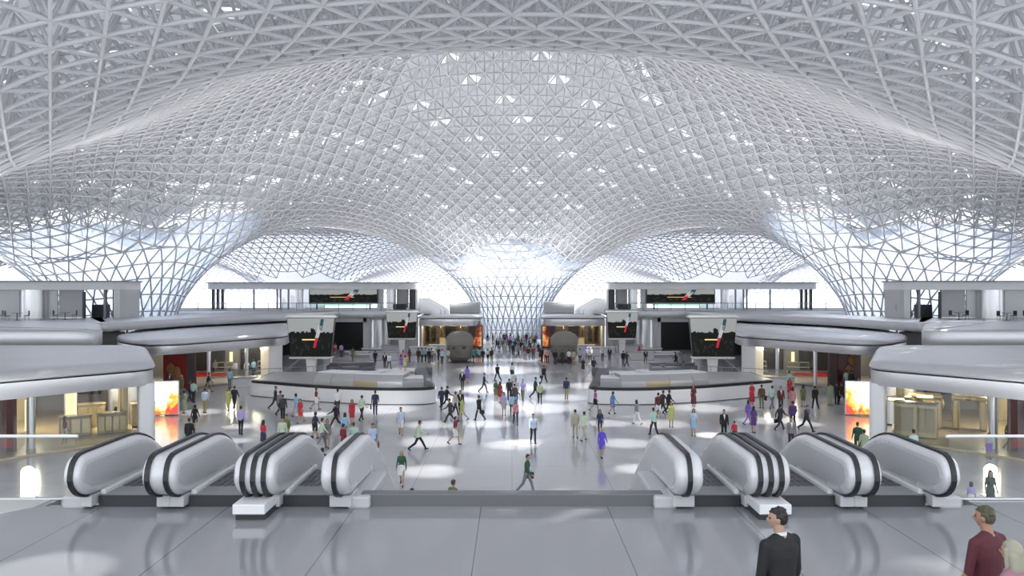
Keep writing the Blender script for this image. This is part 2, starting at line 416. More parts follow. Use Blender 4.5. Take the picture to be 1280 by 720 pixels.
# ------------------------------------------------------------------ escalators
SL = math.tan(math.radians(30))
def balus_profile(zt, nose_y, nose_r, n=14):
    """closed outline in the YZ plane of a balustrade: rounded newel at the deck, level run, 30 degree flight down, foot at the hall floor"""
    yt = 16.1; pts = []
    for k in range(n+1):                      # nose: from bottom to top
        a = -PI/2-k*PI/n
        t = k/n; pts.append((nose_y+nose_r-nose_r*abs(math.cos(a))**.62+.34*max(0, 1-t*2.0)**1.4, DZ+.26+(zt-.26)/2+((zt-.26)/2)*math.sin(a)))
    # gentle crown, then the slope
    for k in range(6):
        u = k/5; pts.append((yt-.55+1.1*u, DZ+zt-.55*SL*u*u*1.0))
    yend = 16.65+(DZ+zt-.55*SL-1.0)/SL
    pts.append((yend, 1.0)); pts.append((yend+1.4, 1.0)); pts.append((yend+1.75, .8)); pts.append((yend+1.75, .02)); pts.append((yend+.4, .02))
    # underside back up
    pts.append((yend-.2, .02)); yb = 16.6
    pts.append((yb+.1, DZ-.35)); pts.append((yb-.6, DZ+.2))
    return pts
def extrude_x(mb, prof, x0, x1, r0, r1, mi=0, side_mi=None):
    """extrude an YZ outline from x0 to x1, edges rounded by r0 / r1 (0 = square)"""
    sg = 1 if x1 > x0 else -1; R = []
    def ring(x, d): return [(x, y, z) for y, z in (inset(prof, d) if d > 0 else prof)]
    for k in range(5) if r0 > 0 else (4,):
        a = k/4*PI/2; R.append(ring(x0+sg*r0*(1-math.cos(a)), r0*(1-math.sin(a))))
    for k in range(4, -1, -1) if r1 > 0 else (4,):
        a = k/4*PI/2; R.append(ring(x1-sg*r1*(1-math.cos(a)), r1*(1-math.sin(a))))
    mb.rings(R, mi, True)
NOSE = 13.55
PROF = balus_profile(1.02, NOSE, .46)
def handrail(mb, x, w=.078):
    out = []; inn = []
    up = inset(PROF, -.045); dn = inset(PROF, .03)
    for i in range(1, 21):
        out.append(up[i]); inn.append(dn[i])
    sect = out+inn[::-1]
    for i in range(1, 20):
        o0, o1 = up[i], up[i+1]; n0, n1 = dn[i], dn[i+1]
        mb.add([(x-w/2, *n0), (x+w/2, *n0), (x+w/2, *o0), (x-w/2, *o0), (x-w/2, *n1), (x+w/2, *n1), (x+w/2, *o1), (x-w/2, *o1)],
               [[0, 1, 5, 4], [1, 2, 6, 5], [2, 3, 7, 6], [3, 0, 4, 7]] + ([[0, 3, 2, 1]] if i == 1 else []) + ([[4, 5, 6, 7]] if i == 19 else []), 0, False)
# u positions (distance from the hall axis) of handrails, walls
ESC = [dict(lo=2.80, rails=[3.02], w_in=(2.80, 3.26), w_out=(4.04, 4.33), rails_out=[4.21], step=(3.30, 4.02), name='inner'),
       dict(w_in=(4.33, 4.74), rails=[4.39, 4.57], w_out=(5.72, 6.02), rails_out=[5.86], step=(4.76, 5.70), name='middle'),
       dict(w_in=(6.02, 6.30), rails=[6.18], w_out=(7.34, 7.64), rails_out=[7.48], step=(6.32, 7.32), name='outer')]
def escalator(s, k, E):
    nm = {0: 'nearest the middle ledge', 1: 'between its two neighbours', 2: 'beside the glass balustrade'}[k]
    t = thing('escalator', 'white escalator with black handrails descending on the %s of the deck, %s' % ('left' if s < 0 else 'right', nm), 'escalator',
              (s*(E['w_in'][0]+E['w_out'][1])/2, 15, DZ), 0, 'escalators down to the main hall')
    off = Vector(t.location)
    def fin(mb, name, m):
        mb.v = [(x-off.x, y-off.y, z-off.z) for x, y, z in mb.v]; return mb.build(name, m, t)
    rin = .10 if k == 0 else 0.0; rout = .10 if k == 2 else 0.0
    for (a, b), rails, ra, rb in ((E['w_in'], E['rails'], .11 if k == 0 else 0, .10), (E['w_out'], E['rails_out'], .10, .11 if k == 2 else 0)):
        mb = MB(); extrude_x(mb, PROF, s*a, s*b, ra, rb); body = fin(mb, 'balustrade', 'white_body')
        for x in rails:
            mb = MB(); handrail(mb, s*x); h = fin(mb, 'handrail', 'rubber')
    # recessed satin side panels, one on each exposed flank
    pin = inset(PROF, .16)
    for xs in ([E['w_in'][0]-.004] if k == 0 else [])+[E['w_in'][1]+.004, E['w_out'][0]-.004]+([E['w_out'][1]+.004] if k == 2 else []):
        mb = MB(); mb.rings([[(s*xs-.006, y, z) for y, z in pin], [(s*xs+.006, y, z) for y, z in pin]], 0, False); fin(mb, 'side_panel', 'side_grey')
    a, b = E['step']; w = b-a; cx = s*(a+b)/2
    # landing: comb plate and grooved treads on the level, then the flight
    mb = MB(); mb.box((cx, 14.62, DZ+.115), (w+.1, .62, .19), ch=.02); fin(mb, 'comb_plate', 'grey')
    mb = MB(); mb.box((cx, 14.285, DZ+.10), (w+.1, .05, .2)); fin(mb, 'riser', 'dark')
    n = 0
    y = 14.95; z = DZ+.20
    for i in range(30):
        if i < 4: zz_ = z
        else: zz_ = z-.2*(i-3)
        mb = MB(); yy = y+.345*i
        if zz_ < .25: break
        mb.box((cx, yy+.17, zz_-.06), (w, .335, .12), ch=.012)
        for g in range(7): mb.box((cx-w/2+w*(g+.5)/7, yy+.17, zz_+.004), (w/14, .31, .012))
        mb.box((cx, yy+.335, zz_-.16), (w, .02, .2))
        fin(mb, 'step', 'step')
    # skirts with bright sloping tops on both sides of the steps, outer curb
    mb = MB()
    for xx in (a-.02, b+.02): mb.box((s*xx, 15.4, DZ+.18), (.10, 2.1, .22), ch=.03)
    fin(mb, 'skirt', 'white')
    mb = MB()
    u0 = (E['w_in'][0]-.08, 0, E['w_out'][1]+.12)[k]
    if k != 1: mb.box((s*u0, 15.15, DZ+.10), (.4, 2.0, .22), ch=.04)
    else: mb.box((s*4.40, 13.95, DZ+.20), (.54, 1.2, .17), ch=.015)
    fin(mb, 'plinth', 'light_grey' if k != 1 else 'white')
    if k == 1: mb = MB(); mb.box((s*4.40, 14.0, DZ+.06), (.50, 1.08, .12)); fin(mb, 'plinth_base', 'dark')
    for ua, ub in ((E['w_in'][0]+.03*(k == 0), E['w_in'][1]-.05), (E['w_out'][0]+.05, E['w_out'][1]-.03*(k == 2))):
        mb = MB(); mb.box((s*(ua+ub)/2, 14.36, DZ+.15), (ub-ua, .6, .20), ch=.012); fin(mb, 'newel_foot', 'light_grey')
    # truss wall under the flight, down to the hall floor
    mb = MB(); yend = 16.65+(DZ+1.02-.55*SL-1.0)/SL
    pr = [(14.4, DZ-.02), (16.6, DZ-.02), (yend, .1), (yend+.3, 0), (yend-1.4, 0), (16.0, DZ-1.1), (14.4, DZ-1.1)]
    mb.rings([[(s*(a+.02), y, z) for y, z in pr], [(s*(b-.02), y, z) for y, z in pr]], 0, False); fin(mb, 'truss', 'light_grey')
for s in (-1, 1):
    for k, E in enumerate(ESC): escalator(s, k, E)
# the deck is open in front of the flights: edge beam between them
for s in (-1, 1):
    mb = MB(); mb.box((s*5.55, 14.36, DZ-.28), (5.5, .1, .54)); struct(mb.build('trim_%d' % (2 if s < 0 else 3), 'grey'))

# ------------------------------------------------------------------ pavilions
def slab_roof(t, poly, zt, th, lip=.5, mroof='silver_roof', mfas='silver', groove=True):
    """rounded metal roof edge over a set-back fascia band; poly in local xy"""
    mb = MB(); R = []
    for d, z in ((1.6, zt), (.55, zt-.03), (.22, zt-.11), (.05, zt-.26), (0, zt-.42), (.04, zt-.50), (.14, zt-.54)):
        R.append([(x, y, z) for x, y in inset(poly, d)])
    mb.rings(R, 0, True); mb.build('roof', mroof, t)
    mb = MB(); q = inset(poly, .10); q2 = inset(poly, .13)
    mb.rings([[(x, y, zt-.60) for x, y in q2], [(x, y, zt-.62) for x, y in q], [(x, y, zt-th+.05) for x, y in q], [(x, y, zt-th) for x, y in q2]], 0, True)
    mb.build('fascia', mfas, t)
def col(t, x, y, r, z0, z1, m='silver', name='column', n=24):
    mb = MB(); mb.lathe([(r*1.0, z0), (r, z0+.02), (r, z1-.02), (r*1.0, z1)], (x, y, 0), n)
    mb.lathe([(r*1.06, z0), (r*1.06, z0+.12)], (x, y, 0), n)
    return mb.build(name, m, t)
def bx(t, name, m, c, d, rz=0, ch=.02):
    mb = MB(); mb.box(c, d, rz, 0, ch); return mb.build(name, m, t)
LR = {-1: 'left', 1: 'right'}

def near_pavilion(s):
    t = thing('shop_pavilion', 'low silver shop pavilion with a warm gold interior, nearest on the %s' % LR[s], 'pavilion')
    foot = side(s, [(20.9, 47.0, 1.5), (27.6, 60.5, 2.5), (66, 60.5, 1), (66, 33, 1), (32, 32.4, 1.5)])
    P = rounded(foot, 1.2)
    slab_roof(t, P, 4.75, 1.45)
    # wall-like end leg that folds down from the roof
    mb = MB(); q = side(s, [(21.05, 47.15), (21.9, 48.9), (22.75, 48.5), (21.75, 46.6)])
    mb.prism(rounded(q, .3), 0, 3.4); mb.build('leg', 'white', t)
    mb = MB(); q = side(s, [(27.4, 59.0), (27.8, 60.2), (28.6, 60.2), (28.2, 58.8)]); mb.prism(q, 0, 3.4); mb.build('leg', 'white', t)
    fl = MB(); fl.prism(inset(P, 1.2), .01, .12); fl.build('shop_floor', 'tan', t)
    bw = MB(); bw.prism(side(s, [(28.4, 58.2), (64, 58.2), (64, 58.6), (28.4, 58.6)]), .1, 3.35); bw.build('back_wall', 'grey', t)
    for x, w, z0, z1 in ((31.2, 2.6, 1.3, 3.0), (35.8, 3.2, 1.2, 3.1), (40.5, 3.0, 1.4, 3.2)):
        bx(t, 'wall_screen', 'black', (s*x, 58.05, (z0+z1)/2), (w, .2, z1-z0))
    for x, y, r, m in ((24.4, 50.2, .28, 'gold'), (25.6, 53.2, 1.15, 'silver'), (33.2, 54.3, .6, 'tan'), (29.3, 52.8, .24, 'silver'), (26.7, 44.4, .22, 'silver'), (37, 54, .5, 'gold'), (22.75, 50.0, .16, 'gold')):
        col(t, s*x, y, r, .1, 3.35, m)
    mb = MB()       # glazing along the front, set behind the columns
    for (a, b) in (((22.3, 47.6), (26.3, 42.2)), ((26.5, 41.9), (31.2, 35.4))):
        d = math.atan2((b[1]-a[1]), s*(b[0]-a[0])); L = math.hypot(b[0]-a[0], b[1]-a[1])
        mb.box((s*(a[0]+b[0])/2, (a[1]+b[1])/2, 1.72), (L, .03, 3.2), d)
    mb.build('glass_front', 'glass', t)
    mb = MB()
    for k in range(8):
        u = (k+.5)/8; mb.lathe([(.10, 0), (.10, .03)], (s*(23.0+u*8), 47.6-u*9.5+2.0, 3.26), 12)
    mb.build('ceiling_lights', 'white_glow', t)
    return t
P1 = {s: near_pavilion(s) for s in (-1, 1)}

def gate(s, x, y, rz, label, lit):
    """curved champagne ticket gate / counter furniture inside the near pavilions"""
    t = thing('security_gate', label, 'gate', (s*x, y, .12), rz)
    mb = MB(); mb.box((-.75, 0, .95), (.42, 1.0, 1.9), ch=.12); mb.box((.75, 0, .95), (.42, 1.0, 1.9), ch=.12); mb.build('pillar', 'gold', t)
    mb = MB(); mb.box((0, 0, 2.0), (1.95, 1.05, .3), ch=.12); mb.build('lintel', 'gold', t)
    if lit: mb = MB(); mb.box((0, -.53, 2.0), (.9, .03, .16)); mb.build('light_strip', 'warm_strip', t)
def counter(s, x, y, w, h, rz, label, m='beige', name='service_counter', cat='counter', drawers=3):
    t = thing(name, label, cat, (s*x, y, .12), rz)
    mb = MB(); mb.box((0, 0, h/2), (w, .8, h), ch=.05); mb.build('body', m, t)
    mb = MB(); mb.box((0, 0, h+.03), (w+.1, .9, .06), ch=.02); mb.build('counter_top', 'tan' if m == 'beige' else 'counter_grey', t)
    for k in range(drawers):
        mb = MB(); mb.box((-w/2+w*(k+.5)/drawers, -.41, h*.52), (w/drawers*.82, .03, h*.72), ch=.01); mb.build('front_panel', 'gold' if m == 'beige' else 'tan', t)
def floor_lamp(x, y, z, h, w, label, group=None):
    t = thing('display_light', label, 'lamp', (x, y, z), 0, group)
    mb = MB(); mb.lathe([(w*.5, 0), (w*.5, .05)], (0, 0, 0), 16); mb.build('base', 'gold', t)
    mb = MB(); mb.box((0, 0, .05+h/2), (w, w*.6, h), ch=.04); mb.build('lit_box', 'cream_lamp', t)
# left: cabinets with cream light boxes; right: curved gold gates
for k, (x, y, w, h, n) in enumerate(((26.3, 48.2, 1.7, 1.15, 3), (24.6, 49.2, 1.6, 1.2, 4), (26.9, 51.2, 1.5, 1.45, 3), (24.0, 52.0, 1.4, 1.4, 4))):
    counter(-1, x, y, w, h, math.radians(30), ['beige front-row cabinet near the shop columns', 'beige front-row cabinet with dark grilles in the gold shop',
            'tall beige cabinet behind the front cabinets', 'tall beige cabinet beside the silver cylinder in the gold shop'][k], 'beige', 'display_cabinet', 'cabinet', n)
for k, (x, y, z, h, w) in enumerate(((27.0, 49.0, .12, 3.0, .55), (24.4, 53.5, .12, 3.0, .62), (25.2, 52.4, .12, 2.4, .42), (29.9, 49.5, .12, 1.9, .4))):
    floor_lamp(-x, y, z, h, w, ['cream light box on the left-hand shop column side', 'large cream light box near the silver cylinder', 'short cream light box between cabinets', 'narrow cream light box by the tan column'][k])
gate(1, 24.0, 50.0, math.radians(-25), 'curved champagne gate with a lit lintel by the silver cylinder', True)
gate(1, 26.4, 51.2, math.radians(-25), 'champagne gate second from the silver cylinder', True)
gate(1, 28.7, 50.2, math.radians(-30), 'champagne gate beside the shop window column', False)
counter(1, 24.2, 47.9, 2.3, 2.0, math.radians(-34), 'tall gold panelled cabinet at the end leg of the right shop', 'gold', 'display_cabinet', 'cabinet', 2)
counter(1, 30.3, 46.4, 1.0, 2.3, math.radians(-34), 'gold display pedestal with a glowing top by the red banner', 'gold', 'display_pedestal', 'pedestal', 1)
def lathe_roll(s, x, y, label):
    t = thing('drum_display', label, 'display stand', (s*x, y, .12), math.radians(20))
    mb = MB(); n = 20
    for xx in (-.8, .8): mb.box((xx*.6, 0, .35), (.12, .7, .7), ch=.03)
    mb.build('cradle', 'gold', t)
    mb = MB(); mb.rings([[(xx, r*math.cos(2*PI*i/n), 1.15+r*math.sin(2*PI*i/n)) for i in range(n)] for xx, r in ((-.85, .5), (-.8, .55), (.8, .55), (.85, .5))]); mb.build('drum', 'gold', t)
lathe_roll(1, 27.9, 53.6, 'gold drum-shaped display behind the champagne gates')
for s in (-1, 1):
    # dark red banner wall at the outer edge of the frame, pill-shaped panel drawing a lamp's floor reflection in front
    t = thing('banner_panel', 'tall dark red banner panel standing by the %s near shop' % LR[s], 'banner', (s*28.2, 43.6, .12), s*math.radians(8))
    mb = MB(); mb.box((0, 0, 1.6), (2.6, .12, 3.2), ch=.02); mb.build('board', 'dark_red', t)
    mb = MB(); mb.lathe([(.05, -.30), (.26, -.18), (.30, 0), (.24, .2), (.05, .30)], (s*.0, -.07, 1.75), 16, sy=.15); mb.build('portrait_oval', 'brown', t)
    mb = MB(); mb.box((0, -.065, .45), (2.3, .03, .5)); mb.build('lower_band', 'red', t)
    t = thing('reflection_panel', 'glowing pill-shaped panel drawing a floor reflection %s' % ('seen through the left glass balustrade' if s < 0 else 'behind the woman in the green dress'), 'lamp', (s*20.7, 34.2 if s < 0 else 34.6, 0))
    pr = [(-.27, .05)]+[(-.27*math.cos(a*PI/12), 1.10+.28*math.sin(a*PI/12)) for a in range(13)]+[(.27, .05)]
    mb = MB(); mb.rings([[(x, -.06, z) for x, z in pr], [(x, .06, z) for x, z in pr]], 0, False); mb.build('lit_panel', 'white_glow', t)
    mb = MB(); mb.box((0, 0, .025), (.7, .4, .05), ch=.01); mb.build('base', 'silver', t)
    # glowing board draws a bright floor reflection by the corner leg
    t = thing('reflection_board', 'glowing orange and white board drawing a floor reflection by the %s pavilion corner' % LR[s], 'reflection', (s*24.4, 56.4, 0), s*math.radians(-14))
    mb = MB(); mb.box((0, 0, 1.25), (1.75, .22, 2.4), ch=.03); mb.build('cabinet', 'silver', t)
    mb = MB(); mb.box((0, -.125, 0), (1.6, .03, 2.25)); o = mb.build('lit_face', M['glow'][s], t); o.location = (0, 0, 1.27)

def round_pavilion(s):
    t = thing('shop_pavilion', 'rounded silver shop pavilion with red wall art, second on the %s' % LR[s], 'pavilion')
    P = rounded(side(s, [(22.5, 79.6, 1.2), (30.2, 66.0, 4.5), (37.6, 74.5, 6), (42, 94, 7), (33, 106, 3), (26.5, 106, 1)]), 2, 9)
    slab_roof(t, P, 4.65, 1.35)
    mb = MB(); mb.prism(rounded(side(s, [(22.75, 79.5), (23.7, 77.9), (25.1, 79.7), (23.9, 81.3)]), .25), 0, 3.3); mb.build('leg', 'white', t)
    mb = MB(); mb.prism(inset(P, 1.0), .01, .14); mb.build('shop_floor', 'counter_grey', t)
    mb = MB(); mb.prism(side(s, [(25.0, 84.6), (37.5, 80.2), (37.7, 80.6), (25.2, 85.0)]), .12, 3.3); mb.build('back_wall', 'grey', t)
    an = math.atan2(-4.4, s*12.5)
    def W(u, off=0): return (s*(25+12.5*u), 84.6-4.4*u-off)
    for u, w, z0, z1, m in ((.16, 2.6, .5, 3.1, 'black'), (.5, 3.4, .6, 3.1, 'black'), (.72, 1.2, .3, 3.2, 'brown')):
        x, y = W(u, .25); bx(t, 'wall_panel', m, (x, y, (z0+z1)/2), (w, .15, z1-z0), an)
    for x, y, r in ((27.2, 71.8, .16), (25.0, 75.4, .16)): col(t, s*x, y, r, .12, 3.32, 'silver')
    x, y = W(.44, 1.6); bx(t, 'red_stage', 'red_carpet', (x, y, .28), (3.6, 1.6, .3), an)
    # curved glass front at the nose
    mb = MB()
    pts = [(24.2, 77.0), (25.9, 74.4), (27.4, 72.0)]
    for a, b in zip(pts, pts[1:]):
        mb.box((s*(a[0]+b[0])/2, (a[1]+b[1])/2, 1.7), (math.hypot(b[0]-a[0], b[1]-a[1]), .03, 3.15), math.atan2(b[1]-a[1], s*(b[0]-a[0])))
    mb.build('glass_front', 'glass', t)
    # wall art on the curved nose
    mb = MB(); mb.prism(side(s, [(28.75, 70.55), (31.3, 71.8), (31.2, 72.05), (28.65, 70.8)]), .12, 3.3); mb.build('art_wall', 'red' if s < 0 else 'dark_red', t)
    mb = MB(); mb.prism(side(s, [(27.85, 70.1), (28.7, 70.5), (28.6, 70.75), (27.75, 70.35)]), .12, 3.3); mb.build('art_wall_return', 'brown', t)
    mb = MB()
    bx_, by_ = (30.0, 71.0)
    if s < 0:
        for dx, z, r, e in ((.0, .75, .55, 1.5), (.35, 1.25, .42, 1.4), (-.35, .95, .36, 1.7)):
            mb.lathe([(.04, -r*e), (r*.7, -r*e*.6), (r, 0), (r*.75, r*e*.6), (.04, r*e)], (s*(bx_+dx), by_+dx*.45, z+.5), 14, sy=.25)
    else:
        for dx, z, r, e in ((.25, 2.3, .42, 1.3), (-.1, 1.1, .45, 1.8), (.3, .8, .3, 1.6)):
            mb.lathe([(.04, -r*e), (r*.7, -r*e*.6), (r, 0), (r*.75, r*e*.6), (.04, r*e)], (s*(bx_+dx), by_+dx*.45, z+.3), 14, sy=.25)
    mb.build('art_relief', 'ochre', t)
    mb = MB()
    for u in (.1, .3, .55, .85): x, y = W(u, 1.2); mb.box((x, y, 3.22), (1.3, .25, .05), an)
    mb.build('ceiling_lights', 'warm_strip', t)
    for k in range(5):
        u = (.05, .28, .36, .66, .9)[k]; x, y = W(u, 2.2)
        lab = ['next to its white end leg', 'before its first black panel', 'beside its red stage', 'at its brown wall panel', 'at its curved nose'][k]
        l = thing('display_shelf', 'grey tiered shelf in the %s rounded shop, %s' % (LR[s], lab), 'shelf', (x, y, .14), an)
        mb = MB()
        for q in range(3): mb.box((0, 0, .35+q*.5), (1.3-.2*q, .6-.1*q, .06), ch=.01)
        mb.build('shelf_board', 'tan' if k in (1, 2) else 'light_grey', l)
        mb = MB()
        for xx in (-.45, .45): mb.box((xx, 0, .7), (.06, .4, 1.4))
        mb.build('upright', 'grey', l)
        if k in (0, 1, 3):
            mb = MB(); mb.box((0, 0, 1.9), (.32, .2, .95), ch=.04); mb.build('lit_sign', 'cream_lamp', l)
    return t
for s in (-1, 1): round_pavilion(s)

def far_pavilion(s):
    t = thing('shop_pavilion', 'far shop pavilion with a smoky glass front beside the %s carved stone head' % LR[s], 'pavilion')
    P = rounded(side(s, [(4.15, 118, 2.6), (13.9, 118, .4), (13.9, 128, .4), (4.6, 127, 2)]), 1, 8)
    slab_roof(t, P, 5.0, 1.6)
    mb = MB(); mb.prism(inset(P, .5), .01, .25); mb.build('shop_floor', 'tan', t)
    mb = MB(); mb.box((s*9.3, 125, 1.8), (8.4, .3, 3.1)); mb.build('back_wall', 'grey', t)
    for x, w in ((12.6, 1.4), (9.6, 1.6)): bx(t, 'wall_panel', 'dark', (s*x, 124.7, 1.9), (w, .2, 2.4))
    bx(t, 'end_wall', 'light_grey', (s*13.6, 123.2, 1.8), (.3, 9.2, 3.2))
    mb = MB(); mb.box((s*9.2, 118.7, 1.85), (8.0, .04, 3.1)); mb.build('glass_front', 'glass_brown', t)
    mb = MB(); mb.prism(rounded(side(s, [(4.4, 118.45), (6.4, 118.45), (6.4, 118.9), (4.5, 121.5), (4.3, 120.5)]), .5), .1, 3.42); mb.build('end_pier', 'dark', t)
    o = bx(t, 'flame_picture', M['fire'][s], (0, 0, 0), (1.75, .06, 3.0), 0, .01); o.location = (s*5.4, 118.40, 1.85)
    for k, x in enumerate((12.2, 10.6, 7.6)): col(t, s*x, 120.5, .16, .2, 3.42, 'gold')
    mb = MB()
    for k in range(4): mb.box((s*(7.2+k*1.7), 120.2, 3.3), (.9, .3, .06))
    mb.build('ceiling_lights', 'warm_strip', t)
    c = thing('display_cabinet', 'glowing amber display cabinet inside the %s far shop' % LR[s], 'cabinet', (s*10.4, 119.9, .25))
    mb = MB(); mb.box((0, 0, .7), (.95, .5, 1.4), ch=.03); mb.build('body', 'gold', c)
    mb = MB(); mb.box((0, -.26, .8), (.8, .03, 1.0)); mb.build('lit_front', 'cream_lamp', c)
    c = thing('sales_counter', 'long dark sales counter inside the %s far shop' % LR[s], 'counter', (s*8.0, 121.0, .25))
    mb = MB(); mb.box((0, 0, .5), (2.6, .7, 1.0), ch=.03); mb.build('body', 'brown', c); mb = MB(); mb.box((0, 0, 1.03), (2.7, .8, .06)); mb.build('counter_top', 'tan', c)
    # roof plant behind, and stepped escalator bank on top
    c = thing('plant_housing', 'long grey housing on the roof of the %s far shop' % LR[s], 'housing', (s*7.4, 126.0, 5.0))
    mb = MB(); mb.box((0, 0, .85), (4.8, 1.0, 1.7), ch=.12); mb.box((0, -.3, 1.75), (4.9, 1.8, .12), ch=.04); mb.build('body', 'light_grey', c)
    c = thing('upper_escalator', 'silver upper escalator bank above the %s far shop' % LR[s], 'escalator', (s*12.2, 123.5, 5.0))
    for k in range(3):
        pr = [(-1.9, 0), (-1.9, 2.35), (-1.5, 2.5), (-1.1, 2.35), (1.4, .95), (1.7, .6), (1.7, 0)]
        mb = MB(); yy = -1.0+k*1.1
        mb.rings([[(-s*(x+k*.55-.5), yy, z) for x, z in pr], [(-s*(x+k*.55-.5), yy+.35, z) for x, z in pr]], 0, False); mb.build('balustrade', 'silver', c)
        mb = MB(); mb.rings([[(-s*(x+k*.55-.5), yy+.35, z*.8) for x, z in pr], [(-s*(x+k*.55-.5), yy+1.1, z*.8) for x, z in pr]], 0, False); mb.build('flight', 'grey', c)
    return t
for s in (-1, 1): far_pavilion(s)

# ------------------------------------------------------------------ terraces (upper level)
TZ = 5.8
def terrace(name, poly, zt, th, m='silver_roof'):
    mb = MB(); R = []
    for d, z in ((1.2, zt), (.25, zt-.02), (.08, zt-.08), (0, zt-.22), (0, zt-th+.15), (.1, zt-th+.03), (.3, zt-th)):
        R.append([(x, y, z) for x, y in inset(poly, d)])
    mb.rings(R, 0, True); return struct(mb.build(name, m))
for s in (-1, 1):
    terrace('floor_terrace_near_'+LR[s], rounded(side(s, [(31.3, 61.2, 2.5), (37.6, 73.2, 1.5), (47.3, 79.2, .3), (47.3, 90, .3), (105, 90, .3), (105, 61.2, .3)]), 1), TZ, 1.35)
    terrace('floor_terrace_mid_'+LR[s], rounded(side(s, [(38.1, 74.2, 1.5), (35, 88, 2), (27.6, 101, 1.5), (24, 111.8, .5), (38, 111.8, .5), (39.5, 98, .5), (41.5, 89.7, .5), (47.1, 89.7, .3), (47.1, 79.6, .3)]), 1), TZ, .95)
    terrace('floor_terrace_far_'+LR[s], rounded(side(s, [(14.1, 113, 1.2), (14.1, 131, .3), (58, 131, .3), (58, 113, .3)]), 1), TZ, 1.0)
    # walls under the terraces
    mb = MB(); mb.prism(side(s, [(37.3, 76.2), (46.8, 80.6), (46.8, 81), (37.1, 76.7)]), 0, TZ-.95); mb.build('wall_mid_'+LR[s], 'dark')
    bpy.data.objects['wall_mid_'+LR[s]]['kind'] = 'structure'
    mb = MB()
    mb.box((s*26.6, 115.3, 2.4), (.9, .6, 4.8)); mb.box((s*20.9, 115.3, 2.4), (1.0, .6, 4.8)); mb.box((s*23.9, 115.3, 4.45), (6, .6, .7))
    struct(mb.build('wall_portal_'+LR[s], 'white'))
    mb = MB(); mb.box((s*23.8, 117.4, 2.05), (5.2, .3, 4.1)); mb.box((s*33, 117.0, 2.4), (12, .3, 4.8)); struct(mb.build('wall_dark_shopfront_'+LR[s], 'black'))
    c = thing('drum_column', 'fat silver drum column under the %s far terrace' % LR[s], 'column', (s*18.9, 114.8, 0))
    col(c, 0, 0, 1.42, 0, 4.8, 'silver', 'shaft', 40); mb = MB(); mb.lathe([(1.5, 4.45), (1.52, 4.8)], (0, 0, 0), 40); mb.build('collar', 'light_grey', c)
    mb = MB(); mb.box((s*15.8, 117, 2.4), (4.2, .3, 4.8)); struct(mb.build('wall_back_'+LR[s], 'side_grey'))
    # far wall of the second pavilion's back room
    mb = MB(); mb.box((s*34.5, 108.2, 2.4), (10, .3, 4.7)); struct(mb.build('wall_rear_'+LR[s], 'dark'))

def upper_pavilion_far(s):
    t = thing('terrace_pavilion', 'long flat-roofed terrace pavilion with a dark screen, upper level far %s' % LR[s], 'pavilion')
    P = rounded(side(s, [(14.1, 119.5, 1.0), (14.1, 127, .6), (45.6, 127, .6), (45.6, 119.5, .6)]), 1)
    mb = MB(); mb.prism(inset(P, -.25), 9.72, 9.86); mb.build('roof', 'grey', t)
    mb = MB(); mb.prism(P, 8.8, 9.72); mb.build('fascia', 'white', t)
    for x, r in ((32.0, .65), (18.2, .7)): col(t, s*x, 120.6, r, TZ, 8.8, 'silver')
    for x in (44.9, 44.2, 43.5): bx(t, 'post', 'dark', (s*x, 120.3, 7.3), (.35, .5, 3.0))
    for x in (38.8, 35.3, 34.8, 33.6): bx(t, 'post', 'grey', (s*x, 120.3, 7.3), (.22, .3, 3.0))
    bx(t, 'end_pier', 'dark', (s*14.9, 121.5, 7.3), (1.1, 2.4, 3.0)); bx(t, 'end_wall', 'white', (s*14.35, 121.5, 7.3), (.3, 2.6, 3.0))
    bx(t, 'wall_panel', 'light_grey', (s*16.6, 121.5, 7.4), (1.8, .2, 2.8)); bx(t, 'wall_panel', 'white', (s*19.9, 121.0, 7.4), (1.0, .2, 2.8))
    bx(t, 'sill', 'aqua', (s*25.4, 120.8, 6.6), (8.5, .3, .5)); bx(t, 'bench', 'dark', (s*17.0, 120.3, 6.2), (2.2, .6, .8))
    mb = MB(); mb.tube((s*14.6, 113.6, TZ+1.05), (s*45, 113.6, TZ+1.05), .05)
    for k in range(16): mb.tube((s*(14.6+2*k), 113.6, TZ), (s*(14.6+2*k), 113.6, TZ+1.05), .04)
    rl = thing('terrace_railing', 'thin grey railing along the %s far terrace edge' % LR[s], 'railing'); mb.build('rail', 'grey', rl)
    mb = MB(); mb.box((s*29.8, 113.6, TZ+.5), (30, .03, .9)); mb.build('glass_panel', 'glass', rl)
    return t
